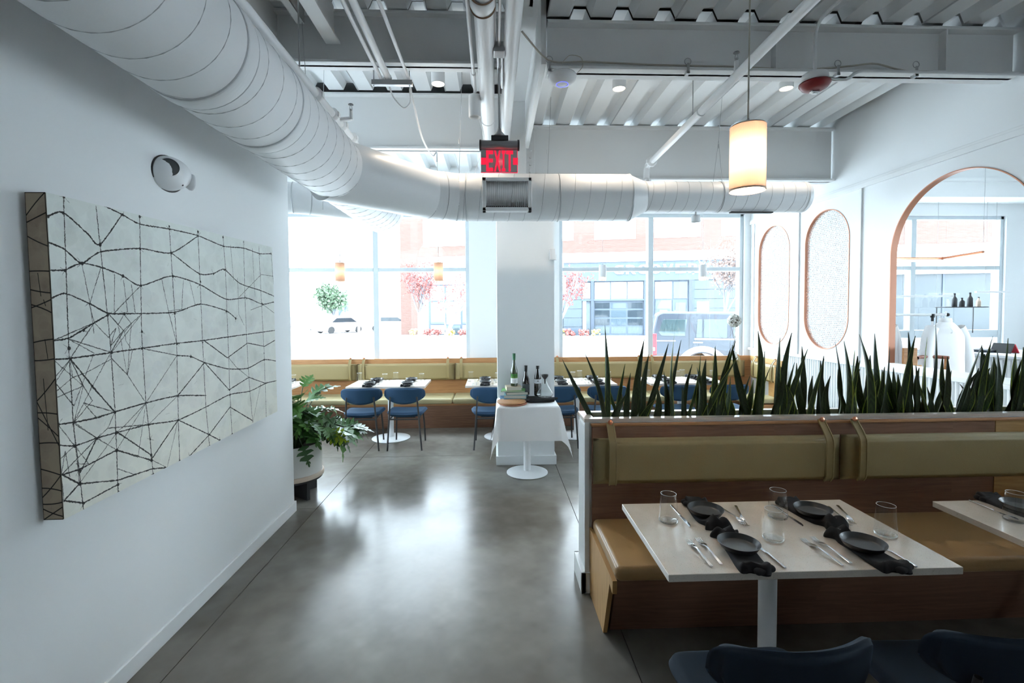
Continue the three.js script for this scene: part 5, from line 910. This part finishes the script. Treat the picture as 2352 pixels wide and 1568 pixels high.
{
  const bt = tex(256, 256, (u, v) => { const r = v * 16, row = Math.floor(r), c = u * 4 + (row % 2) * 0.5, f = c - Math.floor(c), mortar = r - row < 0.16 || f < 0.05; let h = (row * 7919 + Math.floor(c) % 4 * 104729) % 97 / 97; return mortar ? [0.38, 0.35, 0.34] : mix3([0.34, 0.225, 0.19], [0.37, 0.265, 0.23], h); }, true, [0.9, 0.9]);
  const brick = std({ map: bt, roughness: 0.9 });
  const b = thing('shop_building', 'brick and grey panelled shop building across the street', 'building', [-7.7, -0.3, -39.4], -0.213);
  const y = (v) => v + 0.3, part = (n, a, c, d, e, z0, z1, m) => obj(n, span(a, c, y(d), y(e), z0, z1), m, b);
  obj('brick_wall', uvm(span(0, 48, y(6.0), y(11.5), -10, 0)), brick, b); obj('brick_pier', uvm(span(0, 1.53, y(-0.3), y(6.0), -10, 0.02)), brick, b);
  part('shop_wall', 1.53, 48, -0.3, 6.0, -10, -0.35, O.stucco);
  part('stucco_band', 1.53, 48, 5.36, 6.02, -0.35, 0.12, O.stucco); part('cornice', 1.53, 48, 5.30, 5.42, -0.35, 0.2, O.stucco);
  part('grey_fascia', 13.35, 30, 3.86, 5.32, -0.35, 0.05, O.grey); part('stucco_band', 1.53, 13.35, 3.8, 5.36, -0.35, 0.05, O.stucco);
  for (const [a, c, d] of [[2.0, 7.6, 6.86], [9.8, 14.1, 7.0], [15.69, 18.74, 7.0], [20.1, 23.39, 7.0], [24.8, 28.2, 7.0], [31, 34.4, 7.2], [36, 38, 7.6]]) { const w = new THREE.Group(); w.name = 'window'; b.add(w); obj('window_frame', span(a, c, y(d), y(10.2), -0.2, 0.03), O.stucco, w); obj('pane', span(a + 0.12, c - 0.12, y(d + 0.12), y(10.1), 0.03, 0.04), O.skywhite, w); }
  // grey panel wall with joints, left of the roller door
  for (let k = 0; k < 6; k++) part('panel', 13.35, 14.74, -0.3 + k * 0.69 + 0.015, 0.375 + k * 0.69, -0.35, 0.0, O.grey);
  for (let k = 0; k < 6; k++) part('panel', 22.97, 30, -0.3 + k * 0.69 + 0.015, 0.375 + k * 0.69, -0.35, 0.0, O.grey);
  // roller door bay
  for (const [a, c] of [[15.43, 15.66], [19.37, 20.1], [22.58, 22.97]]) part('pier', a, c, -0.3, 3.86, -0.35, 0.03, O.grey2);
  part('lintel', 15.66, 19.37, 2.37, 2.50, -0.35, 0, O.grey); part('lintel', 14.74, 15.43, 2.37, 2.50, -0.35, 0, O.grey);
  const X = [15.68, 16.90, 18.13, 19.35];
  for (let i = 0; i < 3; i++) part('transom_pane', X[i] + 0.04, X[i + 1] - 0.04, 2.52, 3.78, -0.2, -0.15, O.skywhite);
  part('transom_frame', 15.66, 19.37, 2.5, 3.86, -0.3, -0.2, O.grey); part('transom_frame', 14.74, 15.43, -0.3, 3.86, -0.3, -0.2, O.grey);
  part('transom_pane', 14.80, 15.38, 2.55, 3.75, -0.2, -0.15, O.skywhite); part('side_pane', 14.80, 15.08, -0.2, 2.35, -0.2, -0.15, O.skywhite); part('side_pane', 15.1, 15.38, -0.2, 2.35, -0.2, -0.15, O.mid);
  const dr = new THREE.Group(); dr.name = 'roller_door'; b.add(dr); const Yd = [-0.22, 0.44, 1.06, 1.72, 2.28];
  obj('door_frame', span(15.66, 19.37, y(-0.3), y(2.37), -0.3, -0.2), O.grey, dr);
  for (let r = 0; r < 4; r++) for (let i = 0; i < 3; i++) obj('pane', span(X[i] + 0.06, X[i + 1] - 0.06, y(Yd[r] + 0.07), y(Yd[r + 1] - 0.07), -0.2, -0.17), r === 0 ? O.mid : i === 2 && r < 3 ? O.dark : i === 1 ? O.mid : O.dark, dr);
  // entrance
  part('transom_frame', 20.1, 22.58, -0.3, 3.86, -0.3, -0.2, O.grey);
  part('entrance_pane', 20.18, 21.38, 2.5, 3.75, -0.2, -0.16, O.skywhite); part('entrance_pane', 21.5, 22.5, 2.5, 3.75, -0.2, -0.16, O.dark); part('entrance_pane', 20.18, 21.38, -0.2, 2.38, -0.2, -0.16, O.mid);
  const ed = new THREE.Group(); ed.name = 'entrance_door'; b.add(ed); obj('door_frame', span(21.45, 22.55, y(-0.3), y(2.42), -0.22, -0.15), O.grey, ed); obj('pane', span(21.65, 22.38, y(0.1), y(2.2), -0.15, -0.12), O.dark, ed); obj('handle', merge([span(21.6, 22.4, y(1.15), y(1.22), -0.12, -0.06), span(21.58, 21.64, y(0.7), y(1.6), -0.12, -0.06)]), M.galv, ed);
  part('notice_panel', 20.3, 21.3, 0.85, 1.75, -0.15, -0.12, O.grey); for (const [a, c, d] of [[20.55, 21.05, 1.6], [20.4, 21.2, 1.35], [20.45, 21.15, 1.1]]) part('notice_line', a, c, d - 0.04, d + 0.04, -0.12, -0.11, O.sign);
  const po = new THREE.Group(); po.name = 'poster'; b.add(po); obj('poster_board', span(23.15, 23.98, y(1.25), y(2.25), 0, 0.04), O.sign, po); obj('round_emblem', new THREE.CylinderGeometry(0.19, 0.19, 0.01, 32).rotateX(PI / 2).translate(23.56, y(1.9), 0.046), std({ color: lin(0.12, 0.3, 0.38), roughness: 0.5 }), po); obj('emblem_band', span(23.39, 23.73, y(1.88), y(1.93), 0.05, 0.056), O.sign, po);
  // raised sign letters
  let x = 17.15; for (const ch of 'GROOVERIDE') { const g = text(ch, 0.62, 0.08); g.computeBoundingBox(); const w = g.boundingBox.max.x - g.boundingBox.min.x, tw = ch === 'I' ? 0.2 : 0.72; g.scale(tw / w, 0.68 / (g.boundingBox.max.y - g.boundingBox.min.y), 1); obj('letter', g.translate(x + tw / 2, y(4.70), 0.06), O.sign, b); x += tw + 0.17; }
  // left shop front
  part('shopfront_frame', 2.35, 13.3, -0.3, 3.8, -0.3, -0.1, O.grey); for (let k = 0; k < 8; k++) for (const [d, e] of [[-0.2, 0.5], [0.6, 2.4], [2.5, 3.7]]) part('shop_pane', 2.55 + k * 1.34, 3.72 + k * 1.34, d, e, -0.1, -0.06, d > 2 ? O.skywhite : (k + (d > 0)) % 2 ? O.mid : O.skywhite);
  // right shop, seen through the next room
  part('shop_canopy', 31, 48, 4.0, 4.6, -0.35, 0.5, O.stucco); part('shop_window', 31, 48, 0.2, 4.0, -0.35, -0.1, phys({ color: lin(0.010, 0.019, 0.025), roughness: 0.3, clearcoat: 0.1 })); for (let k = 0; k < 5; k++) part('shop_mullion', 33 + k * 3, 33.12 + k * 3, 0.2, 4.0, -0.1, -0.04, O.grey2);
}
{ // parked car: x forward, near side towards the window
  const t = thing('parked_car', 'boxy blue grey off-road car parked at the kerb outside the right window', 'car', [4.556, -0.28, -13.80], -0.30);
  const paint = phys({ color: lin(0.022, 0.03, 0.045), roughness: 0.4, clearcoat: 0.5, clearcoatRoughness: 0.1 }), W = 1.88;
  const side = new THREE.Shape(); side.moveTo(0.05, 0.45); side.lineTo(0.0, 0.9); side.lineTo(0.02, 1.12); side.lineTo(0.17, 1.78); side.quadraticCurveTo(0.2, 1.85, 0.32, 1.87); side.lineTo(2.9, 1.83); side.quadraticCurveTo(3.05, 1.82, 3.2, 1.65); side.lineTo(3.72, 1.20); side.lineTo(4.6, 1.12); side.quadraticCurveTo(4.8, 1.08, 4.82, 0.9); side.lineTo(4.84, 0.42);
  side.lineTo(4.64, 0.38); side.absarc(4.12, 0.42, 0.5, 0, PI, false); side.lineTo(1.74, 0.36); side.absarc(1.24, 0.42, 0.5, 0, PI, false); side.closePath();
  obj('body', ext(side, W - 0.1, 0.05, 20).translate(0, 0, 0.05), paint, t);
  const gl = phys({ color: lin(0.035, 0.055, 0.06), roughness: 0.04, clearcoat: 1 }), tri = std({ color: lin(0.55, 0.57, 0.60), roughness: 0.3 });
  const pane = (p, n) => { const s = poly(p); obj(n, ext(s, 0.012, 0.004).translate(0, 0, W + 0.0), gl, t); };
  pane([[0.19, 1.40], [0.26, 1.31], [0.82, 1.31], [0.87, 1.72], [0.30, 1.72]], 'quarter_window'); pane([[1.09, 1.27], [1.22, 1.27], [1.22, 1.72], [1.12, 1.72]], 'rear_door_window'); pane([[1.27, 1.27], [1.80, 1.27], [1.80, 1.72], [1.27, 1.72]], 'rear_door_window'); pane([[1.95, 1.27], [3.45, 1.27], [3.05, 1.66], [2.95, 1.72], [1.95, 1.72]], 'front_door_window');
  obj('window_trim', merge([span(1.05, 3.6, 1.215, 1.25, W, W + 0.02), span(0.14, 0.6, 1.17, 1.19, W, W + 0.02)]), tri, t);
  obj('roof_rail', merge([bar(V(0.6, 1.89, W - 0.15), V(2.8, 1.87, W - 0.15), 0.02, 8), bar(V(0.6, 1.89, 0.15), V(2.8, 1.87, 0.15), 0.02, 8)]), tri, t);
  obj('tail_light', span(-0.02, 0.15, 0.80, 1.37, W - 0.12, W + 0.012, 0.03), std({ color: lin(0.35, 0.02, 0.03), roughness: 0.2 }), t); obj('reverse_lens', span(-0.025, 0.1, 0.92, 1.01, W - 0.1, W + 0.016, 0.01), O.sign, t);
  obj('door_handle', merge([span(1.02, 1.24, 1.13, 1.16, W, W + 0.035, 0.008)]), tri, t); obj('door_line', merge([span(0.92, 0.93, 0.95, 1.78, W + 0.0, W + 0.006), span(1.87, 1.88, 0.45, 1.78, W, W + 0.006)]), M.black, t);
  for (const cx of [1.24, 4.12]) { const A = new THREE.Shape(); A.absarc(cx, 0.42, 0.63, 0, PI, false); A.absarc(cx, 0.42, 0.5, PI, 0, true); A.closePath(); obj('wheel_arch', ext(A, 0.04, 0.006, 24).translate(0, 0, W - 0.01), tri, t); for (const z of [0.16, W - 0.12]) { const w = new THREE.Group(); w.name = 'wheel'; t.add(w); obj('tyre', new THREE.TorusGeometry(0.29, 0.1, 12, 32).translate(cx, 0.39, z), M.black, w); obj('rim', new THREE.CylinderGeometry(0.22, 0.22, 0.1, 28).rotateX(PI / 2).translate(cx, 0.39, z + 0.03), tri, w); } }
  obj('mirror', span(3.2, 3.32, 1.27, 1.44, W, W + 0.2, 0.03), paint, t); obj('bumper', span(-0.06, 0.12, 0.42, 0.68, 0.05, W - 0.05, 0.04), M.darkmetal, t);
}
function smallCar(label, x, z, turn, c) {
  const t = thing('parked_car', label, 'car', [x, -0.28, z], turn), s = new THREE.Shape(); s.moveTo(0, 0.3); s.lineTo(0, 0.85); s.lineTo(0.7, 0.95); s.lineTo(1.3, 1.42); s.lineTo(2.9, 1.42); s.lineTo(3.6, 0.95); s.lineTo(4.4, 0.85); s.lineTo(4.5, 0.3); s.closePath();
  obj('body', ext(s, 1.6, 0.08).translate(-2.2, 0, -0.8), std({ color: lin(...c), roughness: 0.3 }), t); obj('windows', ext(poly([[0.85, 0.97], [1.35, 1.36], [2.85, 1.36], [3.45, 0.97]]), 1.78, 0.0).translate(-2.2, 0, -0.89), O.dark, t);
  for (const a of [-1.4, 1.4]) for (const b of [-0.85, 0.85]) obj('wheel', new THREE.CylinderGeometry(0.31, 0.31, 0.18, 20).rotateX(PI / 2).translate(a, 0.31, b), M.black, t);
}
smallCar('pale blue car far off across the lot, leftmost of the distant cars', -23.5, -58, 0.1, [0.22, 0.26, 0.36]); smallCar('small white car beyond the stop sign, its dark wheel showing', -17.2, -50, 1.1, [0.6, 0.62, 0.66]); smallCar('small white car with red trim just left of the stop sign', -14.2, -44, 0.9, [0.6, 0.55, 0.56]); smallCar('white car far off right of the window mullion', -10.2, -47, 0.2, [0.62, 0.64, 0.66]);
{
  const t = thing('stop_sign', 'red octagonal stop sign on a post across the street, turned aside', 'road sign', [-8.1, -0.28, -30], -0.95);
  const oct = (r) => { const s = new THREE.Shape(); for (let k = 0; k < 8; k++) { const a = PI / 8 + k * PI / 4; k ? s.lineTo(cos(a) * r, sin(a) * r) : s.moveTo(cos(a) * r, sin(a) * r); } s.closePath(); return s; };
  obj('border', ext(oct(0.42), 0.01).translate(0, 1.95, 0), O.sign, t); obj('face', ext(oct(0.395), 0.004).translate(0, 1.95, 0.01), std({ color: lin(0.34, 0.012, 0.03), roughness: 0.5 }), t);
  obj('lettering', text('STOP', 0.24, 0.004, 0.8).translate(0, 1.95, 0.0142), O.sign, t); obj('post', cyl(0.035, 0.035, 2.3, 0, 0, -0.045, 8), M.galv, t);
}
function tree(label, x, z, h, o) {
  const t = thing('tree', label, 'tree', [x, -0.28, z]), B = [], tips = [];
  const grow = (p, d, l, r, n) => { const e = p.clone().addScaledVector(d, l); B.push(bar(p, e, r, n > 2 ? 7 : 4, r * 0.65)); tips.push(e); if (!n) return; const m = n > 2 ? 4 : 3; for (let k = 0; k < m; k++) { const q = d.clone().add(V(rr(-1, 1), rr(-0.05, 0.6), rr(-1, 1)).multiplyScalar(o.spread ?? 0.55)).normalize(); grow(p.clone().lerp(e, rr(0.45, 1)), q, l * rr(0.5, 0.72), r * 0.5, n - 1); } };
  const trunkH = h * (o.trunk ?? 0.35); obj('trunk', bar(V(0, 0, 0), V(0, trunkH, 0), o.r ?? 0.07, 10, (o.r ?? 0.07) * 0.8), o.bark, t);
  for (let k = 0; k < (o.arms ?? 5); k++) grow(V(0, trunkH * rr(0.8, 1), 0), V(rr(-0.6, 0.6), 1, rr(-0.6, 0.6)).normalize(), h * rr(0.2, 0.3), (o.r ?? 0.07) * 0.55, 3);
  obj('branches', merge(B), o.bark, t);
  if (o.leaves) { const g = new THREE.BufferGeometry(), s = o.size ?? 0.09; g.setAttribute('position', new THREE.Float32BufferAttribute([0, 0, 0, s * 0.4, s * 0.5, 0.2 * s, 0, s, 0, 0, 0, 0, 0, s, 0, -s * 0.4, s * 0.5, 0.2 * s], 3)); g.computeVertexNormals(); const L = new THREE.InstancedMesh(g, o.leaf, o.leaves), m = new THREE.Matrix4(), q = new THREE.Quaternion(); for (let k = 0; k < o.leaves; k++) { const p = tips[Math.floor(rnd() * tips.length)].clone().add(V(rr(-0.3, 0.3), rr(-0.3, 0.3), rr(-0.3, 0.3)).multiplyScalar(o.fluff ?? 1)); q.setFromEuler(new THREE.Euler(rr(0, 6), rr(0, 6), rr(0, 6))); m.compose(p, q, V(1, 1, 1)); L.setMatrixAt(k, m); } L.name = 'leaves'; L.userData = { kind: 'stuff' }; L.castShadow = true; t.add(L); }
}
const bark = std({ color: lin(0.13, 0.13, 0.14), roughness: 0.9 }), barkP = std({ color: lin(0.26, 0.26, 0.28), roughness: 0.9 }), leafR = std({ color: lin(0.24, 0.075, 0.065), roughness: 0.8, side: THREE.DoubleSide }), leafP = std({ color: lin(0.18, 0.12, 0.10), roughness: 0.8, side: THREE.DoubleSide }), leafG = std({ color: lin(0.10, 0.15, 0.09), roughness: 0.8, side: THREE.DoubleSide }), leafY = std({ color: lin(0.45, 0.36, 0.10), roughness: 0.8, side: THREE.DoubleSide });
tree('bare pale street tree before the left shop, its branches fanning out', -1.9, -19, 5.2, { r: 0.06, trunk: 0.22, bark: barkP, leaves: 500, leaf: leafR, size: 0.1, arms: 6 });
tree('red leaved tree at the brick corner of the shop building', -4.9, -31, 6.2, { r: 0.1, trunk: 0.3, bark, leaves: 1500, leaf: leafR, size: 0.16, fluff: 1.6 });
tree('slim bare street tree in front of the left window mullion', -4.1, -14.5, 6.5, { r: 0.045, trunk: 0.45, bark: barkP, arms: 3, spread: 0.3 });
tree('thin leaved street tree before the entrance at the right edge of the right window', 10.6, -21.5, 6.4, { r: 0.07, trunk: 0.3, bark, leaves: 1500, leaf: leafP, size: 0.13, fluff: 1.3 });
tree('red leaved street tree at the left edge of the right window', 3.6, -25.5, 5.6, { r: 0.08, trunk: 0.3, bark: barkP, leaves: 1100, leaf: leafR, size: 0.14 });
tree('green tree far off in front of the distant low building', -24, -72, 7.5, { r: 0.2, trunk: 0.2, bark, leaves: 2500, leaf: leafG, size: 0.5, fluff: 3 });
tree('yellowish tree far off at the left edge of the left window', -31, -68, 6.5, { r: 0.2, trunk: 0.2, bark, leaves: 1500, leaf: leafY, size: 0.4, fluff: 3 });
{
  const t = thing('shrub_bed', 'row of reddish low shrubs along the foot of the shop building', 'shrubs', [-7.7, -0.3, -39.4], -0.213);
  for (let k = 0; k < 16; k++) { const x = 1.6 + k * 0.95 + rr(-0.2, 0.2), L = []; for (let i = 0; i < 26; i++) L.push(new THREE.SphereGeometry(rr(0.07, 0.13), 5, 4).translate(x + rr(-0.35, 0.35), rr(0.08, 0.5), 0.7 + rr(-0.25, 0.25))); obj('shrub', merge(L), k % 3 ? leafR : leafY, t); }
  const f = thing('low_building', 'pale distant low building with a white gable and tall windows', 'building', [-34, -0.3, -82]);
  obj('wall', span(0, 26, 0, 4.4, -8, 0), O.stucco, f); obj('gable', ext(poly([[5.2, 4.4], [9.4, 4.4], [7.3, 6.2]]), 0.4).translate(0, 0, 0), O.stucco, f); obj('roof', ext(poly([[-8.4, 4.4], [0.4, 4.4], [-4, 6.6]]), 26).rotateY(PI / 2).translate(0, 0, -8.0 + 0), std({ color: lin(0.4, 0.33, 0.32), roughness: 0.9 }), f);
  for (let k = 0; k < 4; k++) obj('window', span(5.4 + k * 1.0, 6.1 + k * 1.0, 1.0, 3.6, 0, 0.06), O.mid, f); obj('door_panel', span(15.5, 17, 0, 3.8, 0, 0.08), O.skywhite, f); obj('red_base', span(2, 9.5, 0, 0.7, 0.0, 0.2), std({ color: lin(0.25, 0.12, 0.12), roughness: 0.9 }), f);
}
renderer.render(scene, camera);
